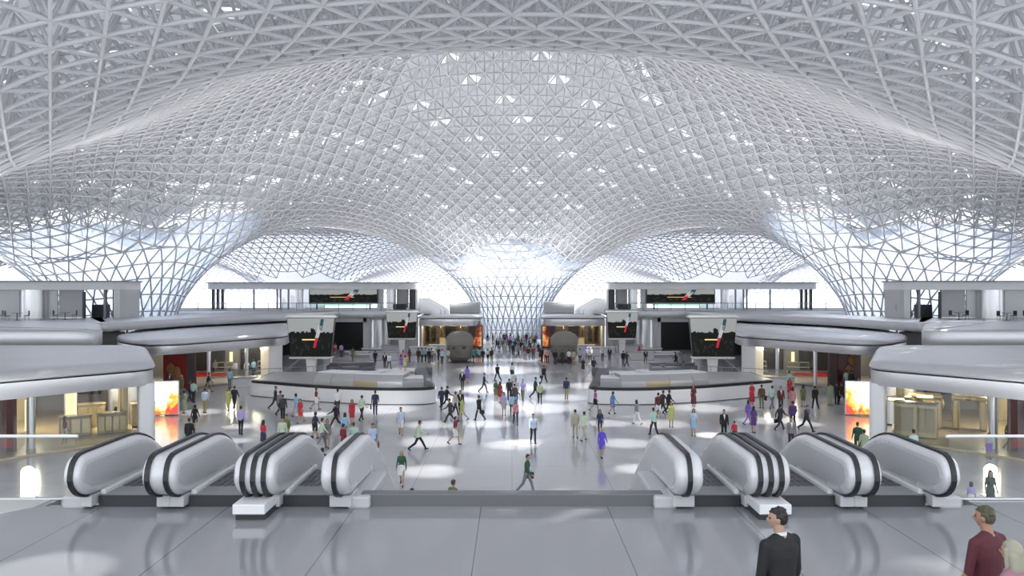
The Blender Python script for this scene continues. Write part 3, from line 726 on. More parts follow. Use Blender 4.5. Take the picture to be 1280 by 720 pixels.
def picture(t, w, h, y, zc, top=1.0, flagx=.15, taper=1.0):
    """night square with a tricolour flag; flat screen layers a few millimetres apart. taper = bottom width / top width"""
    def quad(mb, u0, v0, u1, v1, dy, mi):
        def X(u, v): return (u-.5)*w*(taper+(1-taper)*v)
        mb.add([(X(u0, v0), y-dy, zc+(v0-.5)*h), (X(u1, v0), y-dy, zc+(v0-.5)*h), (X(u1, v1), y-dy, zc+(v1-.5)*h), (X(u0, v1), y-dy, zc+(v1-.5)*h)], [[0, 1, 2, 3]], mi)
    mb = MB(); mats = ['sc_sky', 'sc_dark', 'sc_mid', 'sc_gold', 'sc_green', 'sc_white', 'sc_red']
    quad(mb, 0, .58, 1, 1, 0, 0); quad(mb, 0, 0, 1, .58, 0, 1)
    n = 28
    for i in range(n):                                    # ragged skyline
        hh = .03+.05*random.random()+(.08 if abs(i-15) < 1.2 else 0)
        quad(mb, i/n, .57, (i+1)/n, .58+hh, .004, 1)
    for i in range(30):
        u = random.random()*.94; v = random.random()*.42; quad(mb, u, v, u+.02+.03*random.random(), v+.03+.09*random.random(), .004, 2)
    quad(mb, .30, .42, .66, .45, .006, 3)
    def X(u, v): return (u-.5)*w*(taper+(1-taper)*v)
    def strip(pts, wd, mi):
        for (u0, v0), (u1, v1) in zip(pts, pts[1:]):
            mb.add([(X(u0-wd, v0), y-.008, zc+(v0-.5)*h), (X(u0+wd, v0), y-.008, zc+(v0-.5)*h), (X(u1+wd, v1), y-.008, zc+(v1-.5)*h), (X(u1-wd, v1), y-.008, zc+(v1-.5)*h)], [[0, 1, 2, 3]], mi)
    f = flagx
    strip([(f+.60, .98), (f+.58, .80), (f+.56, .68)], .035, 4)
    strip([(f+.56, .82), (f+.53, .66), (f+.49, .48)], .04, 5)
    strip([(f+.50, .58), (f+.475, .42), (f+.44, .22)], .03, 6)
    return mb, [M[m] for m in mats]
for s in (-1, 1):
    upper_pavilion_far(s)
    t = thing('video_screen', 'wide screen showing a flag over a dark square, upper level far %s' % LR[s], 'screen', (s*25.4, 120.5, TZ))
    mb = MB(); mb.box((0, .1, 1.95), (10.4, .2, 2.3), ch=.03); mb.build('frame', 'dark', t)
    for xx in (-4, 4): mb = MB(); mb.box((xx, .1, .4), (.2, .2, .8)); mb.build('stand', 'dark', t)
    mb, ms = picture(t, 10.1, 2.05, -.02, 1.95, flagx=.1); mb.build('picture', ms, t)
def upper_pavilion_near(s):
    t = thing('terrace_pavilion', 'flat-roofed terrace pavilion with a silver cylinder, upper level near %s' % LR[s], 'pavilion')
    P = rounded(side(s, [(41.0, 83.6, .8), (41.0, 88.6, .4), (85, 88.6, .4), (85, 83.6, .4)]), 1)
    mb = MB(); mb.prism(inset(P, -.2), 9.62, 9.76); mb.build('roof', 'grey', t)
    mb = MB(); mb.prism(P, 8.8, 9.62); mb.build('fascia', 'white', t)
    bx(t, 'end_pier', 'side_grey', (s*41.4, 86, 7.3), (.7, 4.4, 3.0)); bx(t, 'end_panel', 'black', (s*42.1, 86.5, 7.3), (.5, 3.4, 3.0)); bx(t, 'post', 'grey', (s*42.9, 84.4, 7.3), (.25, .3, 3.0))
    col(t, s*50.6, 84.9, 1.35, TZ, 8.82, 'silver')
    bx(t, 'wall_panel', 'light_grey', (s*46.9, 85.2, 7.35), (2.6, .25, 2.9)); bx(t, 'wall_panel', 'side_grey', (s*49.2, 85.0, 7.35), (1.9, .2, 2.9)); bx(t, 'post', 'dark', (s*45.4, 84.9, 7.2), (.25, .25, 2.8))
    bx(t, 'wall_panel', 'side_grey', (s*55.2, 85.2, 7.35), (5.6, .25, 2.9)); bx(t, 'counter', 'dark', (s*44.8, 87.2, 6.5), (1.6, .8, 1.4))
    return t
for s in (-1, 1):
    upper_pavilion_near(s)
    for k, (x, y) in enumerate(((45.2, 80.9), (49.0, 79.2), (52.5, 80.6), (55.0, 78.2))):
        t = thing('cafe_table', 'small dark cafe table on the %s near terrace, %s' % (LR[s], ['closest to the end pier', 'in front of the silver cylinder', 'third from the end pier', 'farthest from the end pier'][k]), 'table', (s*x, y, TZ))
        mb = MB(); mb.lathe([(.45, .70), (.47, .72), (.47, .75), (.45, .76)], (0, 0, 0), 18); mb.build('table_top', 'grey', t)
        mb = MB(); mb.tube((0, 0, .03), (0, 0, .71), .04); mb.lathe([(.26, 0), (.24, .03)], (0, 0, 0), 16); mb.build('pedestal', 'dark', t)
        for a in (0.3, 3.4):
            c = thing('cafe_chair', 'dark cafe chair at the %s-terrace table %s, %s side' % (LR[s], ['by the end pier', 'before the cylinder', 'third along', 'farthest along'][k], 'inner' if (a < 1) == (s < 0) else 'outer'), 'chair', (s*x+.85*math.cos(a), y+.85*math.sin(a), TZ), a+PI/2)
            mb = MB(); mb.box((0, 0, .45), (.44, .42, .06), ch=.02); mb.build('seat', 'dark', c)
            mb = MB(); mb.box((0, -.2, .72), (.42, .05, .46), ch=.02); mb.build('backrest', 'dark', c)
            for lx in (-.18, .18):
                for ly in (-.17, .17): mb = MB(); mb.tube((lx, ly, 0), (lx, ly, .43), .016, 6); mb.build('leg', 'grey', c)

# ------------------------------------------------------------------ video totems
def totem(s, x, y, k, label):
    t = thing('video_totem', label, 'screen', (s*x, y, 0), 0)
    def rect(w, d, z): return [(-w/2, -d/2, z), (w/2, -d/2, z), (w/2, d/2, z), (-w/2, d/2, z)]
    mb = MB(); mb.rings([rect(.68*k, .5*k, 0), rect(.70*k, .52*k, .3*k), rect(1.0*k, .6*k, 2.1*k)], 0, False); mb.build('stem', 'white', t)
    mb = MB(); mb.rings([rect(3.6*k, 1.1*k, 2.1*k), rect(4.2*k, 1.4*k, 2.2*k), rect(4.2*k, 1.4*k, 2.28*k), rect(4.0*k, 1.2*k, 2.32*k)], 0, False); mb.build('tray', 'white', t)
    mb = MB(); mb.rings([rect(4.1*k, .5*k, 2.32*k), rect(4.85*k, .6*k, 6.25*k)], 0, False); mb.build('housing', 'dark', t)
    mb = MB(); mb.rings([rect(4.9*k, .7*k, 6.25*k), rect(5.2*k, 1.0*k, 6.35*k), rect(4.6*k, .9*k, 6.5*k)], 0, False); mb.build('cap', 'white', t)
    m2, ms = picture(t, 4.75*k, 3.8*k, -.34*k, 4.3*k, taper=.86); m2.build('picture', ms, t)
for s in (-1, 1):
    totem(s, 19.75, 78.8, .97, 'tall video totem showing a flag, beside the %s rounded shop' % LR[s])
    totem(s, 15.2, 110.5, .9, 'video totem showing a flag, before the %s drum column' % LR[s])

# ------------------------------------------------------------------ carved stone heads
def stone_head(s):
    t = thing('stone_head', 'carved basalt head wearing a helmet, %s' % ('left of the aisle, facing us' if s < 0 else 'right of the aisle, back turned'), 'statue', (s*6.35, 97, 0), 0 if s < 0 else PI)
    bm = bmesh.new(); bmesh.ops.create_uvsphere(bm, u_segments=56, v_segments=40, radius=1)
    for v in bm.verts:
        x, y, z = v.co; k = .78
        sx = math.copysign(abs(x)**.7, x); sy = math.copysign(abs(y)**k, y); sz = math.copysign(abs(z)**.8, z)
        w = 1.60-.10*max(0, -sz); X = sx*w; Y = sy*1.45; Z = 1.82+sz*1.85
        if Y < 0:                               # face features on the front
            f = -Y/1.45
            nose = math.exp(-((X/.33)**2))*math.exp(-(((Z-1.55)/.38)**2))*.48
            lip = math.exp(-((X/.55)**2))*(math.exp(-(((Z-.98)/.10)**2))+math.exp(-(((Z-.72)/.10)**2)))*.30
            eye = (math.exp(-(((abs(X)-.58)/.26)**2))*math.exp(-(((Z-1.95)/.13)**2)))*.26
            brow = math.exp(-(((Z-2.2)/.10)**2))*.08
            chin = math.exp(-((X/.5)**2))*math.exp(-(((Z-.35)/.18)**2))*.10
            Y -= f*(nose+lip+brow+chin-eye)
        v.co = (X, Y, max(Z, .0))
    me = bpy.data.meshes.new('face'); bm.to_mesh(me); bm.free(); me.materials.append(M['stone'])
    for p in me.polygons: p.use_smooth = True
    o = bpy.data.objects.new('face', me); COL.objects.link(o); o.parent = t
    mb = MB(); n = 40; R = []
    for z, f in ((2.14, .95), (2.12, 1.06), (2.3, 1.09), (2.7, 1.08), (3.1, 1.0), (3.45, .80), (3.70, .50), (3.78, .15)):
        R.append([(math.copysign(abs(math.cos(2*PI*i/n))**.8, math.cos(2*PI*i/n))*1.58*f, math.copysign(abs(math.sin(2*PI*i/n))**.8, math.sin(2*PI*i/n))*1.48*f, z) for i in range(n)])
    mb.rings(R); mb.build('helmet', 'stone_light', t)
    for q in (-1, 1):
        mb = MB(); mb.lathe([(.03, -.13), (.16, -.08), (.2, 0), (.16, .08), (.03, .13)], (q*.56, -1.36, 1.78), 14, sx=1.5, sy=.5); mb.build('eye', 'dark', t)
    for z, w in ((1.02, .62), (.80, .56)):
        mb = MB(); mb.lathe([(.03, -.09), (w*.8, -.06), (w, 0), (w*.8, .06), (.03, .09)], (0, -1.36, z), 18, sy=.28); mb.build('lip', 'stone_light', t)
    mb = MB(); mb.lathe([(.2, -.35), (.36, -.25), (.3, 0), (.2, .3), (.1, .5)], (0, -1.42, 1.52), 16, sy=.75); mb.build('nose', 'stone', t)
    for q in (-1, 1):
        mb = MB(); mb.box((q*1.45, .05, 1.65), (.25, .5, 1.1), ch=.1); mb.build('ear', 'stone', t)
    mb = MB(); mb.lathe([(1.35, 0), (1.35, .12)], (0, 0, 0), 32); mb.build('base', 'dark', t)
for s in (-1, 1): stone_head(s)

# ------------------------------------------------------------------ counter islands in the hall
def island(s):
    t = thing('counter_island', 'long curved silver and white service island on the %s of the hall' % LR[s], 'counter')
    P = rounded(side(s, [(22.0, 66.8, .5), (15.1, 62.9, 8), (9.6, 61.35, 6), (5.7, 61.9, 1.6), (7.6, 72, 3), (14, 74.2, 4), (22.0, 73.4, .5)]), 2, 8)
    mb = MB(); mb.prism(P, .06, 1.08); mb.build('ring_wall', 'white', t)
    mb = MB(); mb.prism(inset(P, .12), 0, .07); mb.build('toe_kick', 'dark', t)
    mb = MB(); q = inset(P, .03); mb.rings([[(x, y, 1.08) for x, y in inset(P, .12)], [(x, y, 1.3) for x, y in inset(P, .12)]], 0, False); mb.build('rim', 'black', t)
    mb = MB(); mb.prism(inset(P, .4), 1.28, 1.33); mb.build('deck_top', 'counter_grey', t)
    # joints in the wall
    fr = [(15.9, 63.55), (14.45, 63.0), (12.5, 62.4), (10.55, 61.95), (8.5, 61.72), (6.8, 61.95)]
    for k, ((x0, y0), (x1, y1)) in enumerate(zip(fr, fr[1:])):
        # sloped steel and glass counter segments above the rim
        if True:
            ang = (Vector((x1, y1))-Vector((x0, y0))).normalized(); nx, ny = -ang.y, ang.x
            if ny < 0: nx, ny = -nx, -ny
            A = Vector((x0, y0)); B = Vector((x1, y1)); N = Vector((nx, ny)); g = ang*.03
            hi = 2.25 if k < 4 else 1.95
            def R3(o, z, a=A, b=B): return [(s*(a+g+N*o).x, (a+g+N*o).y, z), (s*(b-g+N*o).x, (b-g+N*o).y, z)]
            secs = [(.35, 1.32), (.30, 1.72), (.75, hi-.05), (.9, hi), (2.6, hi), (2.7, 1.32)]
            for a_, b_, m, nm in ((0, 1, ('silver', 'silver', 'gold', 'silver', 'counter_grey')[k], 'front_panel'), (1, 2, 'counter_grey', 'sloped_panel')):
                mb = MB(); p = R3(*secs[a_])+R3(*secs[b_])[::-1]; q = R3(secs[a_][0]+.05, secs[a_][1])+R3(secs[b_][0]+.05, secs[b_][1])[::-1]
                mb.rings([p, q], 0, False); mb.build(nm, m, t)
            mb = MB(); p = R3(.73, hi-.04)+R3(2.7, hi-.04)[::-1]; mb.rings([p, [(x, y, z+.07) for x, y, z in p]], 0, False); mb.build('counter_top', 'white', t)
            mb = MB(); p = R3(.42, 1.32)+R3(2.6, 1.32)[::-1]; q = R3(.82, hi-.05)+R3(2.6, hi-.05)[::-1]; mb.rings([p, q], 0, False); mb.build('core', 'grey', t)
    # solid grey ramp at the aisle end
    mb = MB(); r = rounded(side(s, [(6.15, 62.4), (7.2, 62.3), (8.6, 70.8), (7.7, 71.2)]), .3)
    mb.rings([[(x, y, 1.3) for x, y in r], [(x, y, 1.42+max(0, (y-62.3))*.055) for x, y in r]], 0, False); mb.build('ramp', 'seat_grey', t)
    # low bench and rail running towards the rounded shop
    b = thing('stepped_bench', 'long low white bench with a slim rail between the %s island and rounded shop' % LR[s], 'bench', (0, 0, 0))
    mb = MB(); mb.prism(side(s, [(18.0, 76.9), (18.4, 78.1), (26.0, 73.6), (25.3, 72.6)]), 0, .75); mb.build('base', 'white', b)
    mb = MB(); mb.prism(side(s, [(17.9, 76.8), (18.4, 78.2), (26.1, 73.6), (25.2, 72.5)]), .75, .85); mb.build('seat', 'counter_grey', b)
    mb = MB(); mb.tube((s*18.1, 77.0, 1.5), (s*25.3, 72.7, 1.5), .03)
    for k in range(9): u = k/8; mb.tube((s*(18.1+7.2*u), 77.0-4.3*u, .85), (s*(18.1+7.2*u), 77.0-4.3*u, 1.5), .02)
    mb.build('rail', 'grey', b)
    return t
for s in (-1, 1): island(s)

def sofa(x, y, w, rz, label, group=None):
    t = thing('lounge_sofa', label, 'sofa', (x, y, 0), rz, group)
    mb = MB(); mb.box((0, 0, .26), (w, .85, .40), ch=.06); mb.build('seat', 'seat_grey', t)
    mb = MB(); mb.box((0, .38, .62), (w, .22, .55), ch=.06); mb.build('backrest', 'seat_grey', t)
    for q in (-1, 1): mb = MB(); mb.box((q*(w/2-.08), 0, .5), (.16, .85, .3), ch=.05); mb.build('armrest', 'seat_grey', t)
    for qx in (-1, 1):
        for qy in (-1, 1): mb = MB(); mb.tube((qx*(w/2-.1), qy*.34, 0), (qx*(w/2-.1), qy*.34, .08), .03); mb.build('foot', 'dark', t)
for s in (-1, 1):
    for k, (px, py, w) in enumerate(((222, 464, 1.5), (200, 463.5, 2.6), (181, 463.5, 1.6), (110, 470, 1.5))):
        Y = 9000/(py-360); sofa(s*px*Y/1000, Y, w, (.2, -.1, .1, 2.6)[k]*s, ['grey lounge chair behind the %s island, nearest the video totem', 'long grey lounge sofa in the middle behind the %s island', 'grey lounge chair behind the %s island, right beside the long sofa', 'low grey lounge seat at the aisle end of the %s island'][k] % LR[s])
    for k, (px, py, w, d) in enumerate(((170, 440, 4.6, 1.2), (196, 444, 3.4, 1.0), (188, 447, 3.6, .8))):
        Y = 9000/(py-360); x = s*px*Y/1000
        t = thing('curved_bench', ['long curved white bench before the %s drum column', 'short white bench near the %s dark portal', 'front white bench before the %s dark portal'][k] % LR[s], 'bench', (x, Y, 0), s*.15)
        mb = MB(); R = rounded([(-w/2, 0), (0, -d*.5), (w/2, 0), (w/2, d), (0, d*.6), (-w/2, d)], .6)
        mb.prism(R, .38, .5); mb.build('seat', 'white', t)
        mb = MB(); mb.prism(inset(R, .15), 0, .38); mb.build('base', 'counter_grey', t)
    for k, (px, py) in enumerate(((146, 440.5), (112, 443), (160, 450), (88, 440), (104, 445))):
        Y = 9000/(py-360); x = s*px*Y/1000
        t = thing('service_desk', ['grey service desk under the %s far terrace', 'grey service desk by the far %s video totem stem', 'low grey service desk on the open floor before the %s drum column', 'grey service desk before the %s smoky glass shop', 'grey service desk nearest the %s stone head'][k] % LR[s], 'desk', (x, Y, 0))
        mb = MB(); mb.box((0, 0, .5), (3.4, .8, 1.0), ch=.06); mb.build('body', 'side_grey', t)
        mb = MB(); mb.box((0, 0, 1.03), (3.6, 1.0, .07), ch=.02); mb.build('counter_top', 'white' if k % 2 else 'counter_grey', t)

# ------------------------------------------------------------------ people
def capsule(bm, a, b, ra, rb, n=12):
    a = Vector(a); b = Vector(b); d = b-a; L = d.length
    d = d.normalized() if L > 1e-6 else Vector((0, 0, 1))
    u = d.orthogonal().normalized(); w = d.cross(u); R = []
    for k in range(1, 4): t = -PI/2+k*PI/8; R.append((a+d*ra*math.sin(t), ra*math.cos(t)))
    R.append((a, ra)); R.append((b, rb))
    for k in range(1, 4): t = k*PI/8; R.append((b+d*rb*math.sin(t), rb*math.cos(t)))
    ring = [[bm.verts.new(p+(u*math.cos(2*PI*i/n)+w*math.sin(2*PI*i/n))*r) for i in range(n)] for p, r in R]
    for k in range(len(ring)-1):
        for i in range(n): j = (i+1) % n; bm.faces.new((ring[k][i], ring[k][j], ring[k+1][j], ring[k+1][i]))
    bm.faces.new(ring[0][::-1]); bm.faces.new(ring[-1])
def loft(bm, secs, n=24):
    """secs: (cx, cy, z, rx, ry)"""
    ring = [[bm.verts.new((cx+rx*math.copysign(abs(math.cos(2*PI*i/n))**.85, math.cos(2*PI*i/n)), cy+ry*math.copysign(abs(math.sin(2*PI*i/n))**.85, math.sin(2*PI*i/n)), z)) for i in range(n)] for cx, cy, z, rx, ry in secs]
    for k in range(len(ring)-1):
        for i in range(n): j = (i+1) % n; bm.faces.new((ring[k][i], ring[k][j], ring[k+1][j], ring[k+1][i]))
    bm.faces.new(ring[0][::-1]); bm.faces.new(ring[-1])
def ellipsoid(bm, c, r, fn=None, seg=24):
    q = bmesh.ops.create_uvsphere(bm, u_segments=seg, v_segments=seg*2//3, radius=1)
    for v in q['verts']:
        p = Vector((v.co.x*r[0], v.co.y*r[1], v.co.z*r[2]))
        if fn: p = fn(p)
        v.co = p+Vector(c)
def remesh(bm, voxel, smooth=2):
    me = bpy.data.meshes.new('tmp'); bm.to_mesh(me); bm.free()
    o = bpy.data.objects.new('tmp', me); COL.objects.link(o)
    m = o.modifiers.new('r', 'REMESH'); m.mode = 'VOXEL'; m.voxel_size = voxel; m.use_smooth_shade = True
    if smooth: k = o.modifiers.new('s', 'SMOOTH'); k.iterations = smooth; k.factor = .5
    dg = bpy.context.evaluated_depsgraph_get(); out = bpy.data.meshes.new_from_object(o.evaluated_get(dg))
    bpy.data.objects.remove(o); bpy.data.meshes.remove(me); return out
def seg_d(p, a, b):
    ab = b-a; t = np.clip(((p-a)@ab)/max(ab@ab, 1e-9), 0, 1); return np.linalg.norm(p-(a+t[:, None]*ab), axis=1), t
HEADC = (0, .02, 1.625)
def head_fn(p):
    # narrow jaw, flat sides, brow, eye hollows, nose, lips, chin
    z = p.z
    if z < 0: k = 1+z*1.9; p.x *= max(k, .55); p.y = p.y*(1+z*.5) if p.y < 0 else p.y*(1+z*.15)
    if p.y > .03:
        p.y += .030*math.exp(-(p.x/.013)**2)*math.exp(-((z+.022)/.022)**2)
        p.y += .012*math.exp(-(p.x/.010)**2)*math.exp(-((z+.002)/.02)**2)
        p.y -= .014*math.exp(-((abs(p.x)-.032)/.015)**2)*math.exp(-((z-.010)/.012)**2)
        p.y += .007*math.exp(-((z-.030)/.010)**2)*math.exp(-(p.x/.05)**2)
        p.y += .009*math.exp(-(p.x/.022)**2)*(math.exp(-((z+.058)/.006)**2)+math.exp(-((z+.073)/.006)**2))
        p.y += .012*math.exp(-(p.x/.02)**2)*math.exp(-((z+.100)/.014)**2)
    return p
def person_meshes(female, legs, arms, lean=0.0, voxel=.011, jacket=False, hair='short', skirt=None, hands=True, turn=0, hs=1.0):
    """legs: ((thigh pitch, knee bend), same) left/right; arms: ((shoulder pitch, elbow bend, out), ..) ; faces +Y; returns body, hair, skirt meshes"""
    bm = bmesh.new(); bones = []            # (a, b, ra, rb, slot)
    f = .93 if female else 1.0; sh = .165 if female else .195; hipx = .088
    def limb(a, b, ra, rb, slot): capsule(bm, a, b, ra, rb); bones.append((np.array(a), np.array(b), ra, rb, slot))
    hz = .93; low = 0
    J = []
    for q, (tp, kb) in zip((-1, 1), legs):
        h = Vector((q*hipx, 0, hz)); t = math.radians(tp); k = h+Vector((0, math.sin(t), -math.cos(t)))*.45
        t2 = math.radians(tp-kb); a = k+Vector((q*-.01, math.sin(t2), -math.cos(t2)))*.42; J.append((q, h, k, a, t2))
    low = min(a.z for *_, a, _ in J); dz = .075-low
    for q, h, k, a, t2 in J:
        h, k, a = [p+Vector((0, 0, dz)) for p in (h, k, a)]
        bag = 1.12 if not female else 1.0
        limb(h, k, .083*bag*f, .056*bag*f, 2); limb(k, a, (.056 if not jacket else .062)*bag*f, (.036 if female else .052), 5)
        ft = max(min(t2, .3), -1.0); heel = a+Vector((0, -.04, -.035)); toe = a+Vector((q*.02, .15*math.cos(ft), -.045+.15*math.sin(ft)*.8))
        if toe.z < .03: toe.z = .03
        limb(heel, toe, .040, .030, 3); capsule(bm, a, heel, .04, .04)
    zo = dz; l = lean
    def T(x, y, z): return Vector((x, y+(z-.93)*l, z+zo))
    w = 1.08 if jacket else 1.0
    secs = [(0, 0, .84, .13*w, .10*w), (0, 0, .90, .168*w*(1.02 if female else .98), .118*w), (0, 0, .98, .165*w, .115*w), (0, 0, 1.08, (.130 if female else .152)*w, .098*w), (0, 0, 1.18, (.140 if female else .163)*w, .105*w),
            (0, .012 if female else .004, 1.28, (.158 if female else .182)*w, (.122 if female else .116)*w), (0, 0, 1.37, sh*.95*w, .102*w), (0, -.008, 1.43, sh*.78, .075), (0, -.01, 1.475, .075, .06)]
    loft(bm, [(cx, cy+(z-.93)*l, z+zo, rx, ry) for cx, cy, z, rx, ry in secs])
    bones.append((np.array(T(0, 0, .99)), np.array(T(0, 0, 1.33)), .165, .135, 1)); bones.append((np.array(T(-.07, 0, .90)), np.array(T(.07, 0, .90)), .115, .115, 2))
    bones.append((np.array(T(-sh*.8, 0, 1.38)), np.array(T(sh*.8, 0, 1.38)), .075, .075, 1))
    for q in (-1, 1): limb(T(q*.03, -.012, 1.455), T(q*(sh-.04), -.008, 1.40), .050, .055, 1)
    limb(T(0, -.012, 1.43), T(0, .012, 1.56), .056*f, .052*f, 0)
    hc = T(*HEADC); RM = Matrix.Rotation(math.radians(turn), 3, 'Z')
    def rot(fn): return lambda p: RM @ (fn(p) if fn else p)*hs
    hc = hc+Vector((0, 0, -.10*(1-hs))); ellipsoid(bm, hc, (.074, .095, .118), rot(head_fn), 36)
    bones.append((np.array(hc)-[0, 0, .02], np.array(hc)+[0, 0, .02], .085, .085, 0))
    for q in (-1, 1): ellipsoid(bm, hc+hs*RM @ Vector((q*.075, -.008, -.005)), (.012, .020, .032), rot(None), 12)
    for q, (sp, eb, outw) in zip((-1, 1), arms):
        s0 = T(q*(sh-.012), -.005, 1.395); t = math.radians(sp); o = math.radians(outw)
        d = Vector((q*math.sin(o), math.sin(t)*math.cos(o), -math.cos(t)*math.cos(o))); e = s0+d*.29
        t2 = math.radians(sp+eb); d2 = Vector((q*math.sin(o)*.3-q*.12*(eb > 40), math.sin(t2), -math.cos(t2))).normalized(); wr = e+d2*.25
        g = 1.15 if jacket else 1.0
        limb(s0, e, .053*f*g, .041*f*g, 1); limb(e, wr, .041*f*g, .029*f*g, 4)
        pa = wr+d2*.035; pb = wr+d2*.085; limb(pa-d2*.03, pb, .026, .030, 0)
        if hands:
            side_ = Vector((0, d2.z, -d2.y)).normalized(); inw = Vector((-q, 0, 0))
            for i, (ln, of) in enumerate(((.070, .030), (.080, .011), (.074, -.009), (.058, -.027))):
                b0 = pb+side_*of; b1 = b0+(d2*.9+inw*.25).normalized()*ln*.5; b2 = b1+(d2*.6+inw*.7).normalized()*ln*.5
                capsule(bm, b0-d2*.015, b1, .0095, .009, 8); capsule(bm, b1, b2, .009, .0075, 8)
            th0 = pa+side_*.024; th1 = th0+(d2*.6+side_*.7+inw*.3).normalized()*.045; th2 = th1+(d2*.8+inw*.4).normalized()*.035
            capsule(bm, th0, th1, .012, .010, 8); capsule(bm, th1, th2, .010, .008, 8)
            bones.append((np.array(pb), np.array(pb+d2*.07), .02, .015, 0))
    body = remesh(bm, voxel)
    n = len(body.polygons); C = np.empty(n*3); body.polygons.foreach_get('center', C); C = C.reshape(-1, 3)
    D = []
    for a, b, ra, rb, sl in bones: d, t = seg_d(C, a, b); D.append(d-(ra+(rb-ra)*t))
    sl = np.array([b[4] for b in bones])[np.argmin(np.array(D), 0)]
    z0 = C[:, 2]-zo; yy = C[:, 1]-(z0-.93)*l
    if jacket:      # open front with a shirt triangle, hem below the hips
        sl[(sl == 2) & (z0 > .84) & (np.abs(C[:, 0]) < .2)] = 1
        sl[(sl == 1) & (yy > .05) & (np.abs(C[:, 0]) < .055*(z0-1.12)/.3) & (z0 > 1.12)] = 6
    body.polygons.foreach_set('material_index', sl.astype(np.int32)); body.polygons.foreach_set('use_smooth', np.ones(n, bool))
    # hair
    bm = bmesh.new()
    top = Vector(hc)
    if hair == 'short':
        def hf(p):
            if p.y > .02 and p.z < .055: p = p*.80
            if p.z < (-.072 if p.y < -.01 else -.03): p = p*.80
            elif p.y > -.03 and p.z < .0: p.x *= .90
            return p
        ellipsoid(bm, top+hs*RM @ Vector((0, -.010, .018)), (.083, .101, .112), rot(hf), 32)
        rnd = random.Random(3)
        for i in range(26):
            a = rnd.uniform(0, 2*PI); e = rnd.uniform(.25, 1.35)
            p = Vector((math.cos(a)*math.cos(e)*.078, math.sin(a)*math.cos(e)*.094-.012, math.sin(e)*.108+.02))
            if p.y < .07 or p.z > .08: ellipsoid(bm, top+hs*RM @ p, (.021, .023, .016), rot(None), 10)
    else:
        def hf(p):
            if p.y > .02 and p.z < .05: p = p*.78
            return p
        ellipsoid(bm, top+Vector((0, -.012, .016)), (.090*hs, .106*hs, .116*hs), hf, 32)
        ln = .24 if hair == 'long' else .12
        loft(bm, [(0, top.y-.055, top.z-ln, .070, .030), (0, top.y-.060, top.z-ln*.6, .094, .045), (0, top.y-.045, top.z-.02, .092, .060), (0, top.y-.02, top.z+.06, .07, .06)], 20)
        for q in (-1, 1): capsule(bm, top+Vector((q*.078, .012, .03)), top+Vector((q*.078, -.005, -ln*.75)), .022, .016, 10)
    hm = remesh(bm, .010 if voxel >= .01 else .007, 1)
    sk = None
    if skirt:
        z1, w1 = skirt; n2 = 28; mb = MB(); R = []
        legspread = max(abs(math.sin(math.radians(t))) for t, _ in legs)*.45*.6
        for z, rx, ry in ((1.06, .136, .108), (.98, .172, .125), (.88, .185, .138), (.72, .165+w1*.4, .13+legspread*.35+w1*.3), (z1+.02, .15+w1, .12+legspread*.75+w1*.8), (z1, .148+w1, .118+legspread*.75+w1*.8), (z1+.02, .14+w1, .11+legspread*.75+w1*.8), (.86, .16, .11)):
            R.append([(rx*math.cos(2*PI*i/n2)*(1+.03*math.sin(5*2*PI*i/n2)*(z < .8)), ry*math.sin(2*PI*i/n2)+(z-.93)*l*(z > .93), z+zo) for i in range(n2)])
        mb.rings(R); sk = (mb.v, mb.f)
    body['eyes'] = [tuple(hc+hs*RM @ Vector((q*.031, .079, .009))) for q in (-1, 1)][0]+[tuple(hc+hs*RM @ Vector((q*.031, .079, .009))) for q in (-1, 1)][1]
    return body, hm, sk
BASES = {}
def base(key, *a, **k): BASES[key] = person_meshes(*a, **k)
base('walk', False, ((24, 10), (-18, 22)), ((-20, 14, 8), (22, 22, 8)), .05)
base('suit', False, ((22, 8), (-20, 26)), ((-16, 16, 9), (20, 28, 9)), .05, jacket=True)
base('suitstand', False, ((4, 4), (-3, 3)), ((2, 12, 9), (4, 18, 10)), .0, jacket=True)
base('stand', False, ((5, 5), (-4, 4)), ((4, 30, 9), (2, 10, 8)), .0)
base('stride', False, ((34, 8), (-26, 30)), ((-30, 24, 9), (30, 36, 9)), .10, jacket=True)
base('fwalk', True, ((20, 10), (-18, 26)), ((-16, 18, 9), (18, 26, 9)), .03, hair='bob', skirt=(.56, .0))
base('fdress', True, ((5, 6), (-4, 8)), ((4, 26, 9), (0, 12, 9)), .0, hair='long', skirt=(.50, .03))
base('ftrouser', True, ((22, 10), (-18, 24)), ((-16, 22, 9), (18, 26, 9)), .04, hair='long')
base('flong', True, ((8, 8), (-8, 10)), ((6, 60, 9), (-4, 14, 9)), .0, hair='bob', skirt=(.20, .07))
MC = {}
def cloth(rgb):
    k = tuple(round(c, 3) for c in rgb)
    if k not in MC: MC[k] = noise_rough(mat('cloth %.2f %.2f %.2f' % k, k, .75), 9, .65, .85, .06)
    return MC[k]
SKIN = mat('skin', (.42, .26, .19), .55); SKIN2 = mat('tan skin', (.36, .20, .13), .5); HAIR = {'dark': mat('dark hair', (.014, .011, .010), .5), 'brown': mat('brown hair', (.055, .032, .018), .5), 'blond': mat('blond hair', (.42, .31, .17), .5), 'white': mat('white hair', (.62, .60, .57), .5), 'olive': mat('olive brown hair', (.07, .065, .035), .5), 'ash': mat('ash blond hair', (.36, .34, .26), .5)}
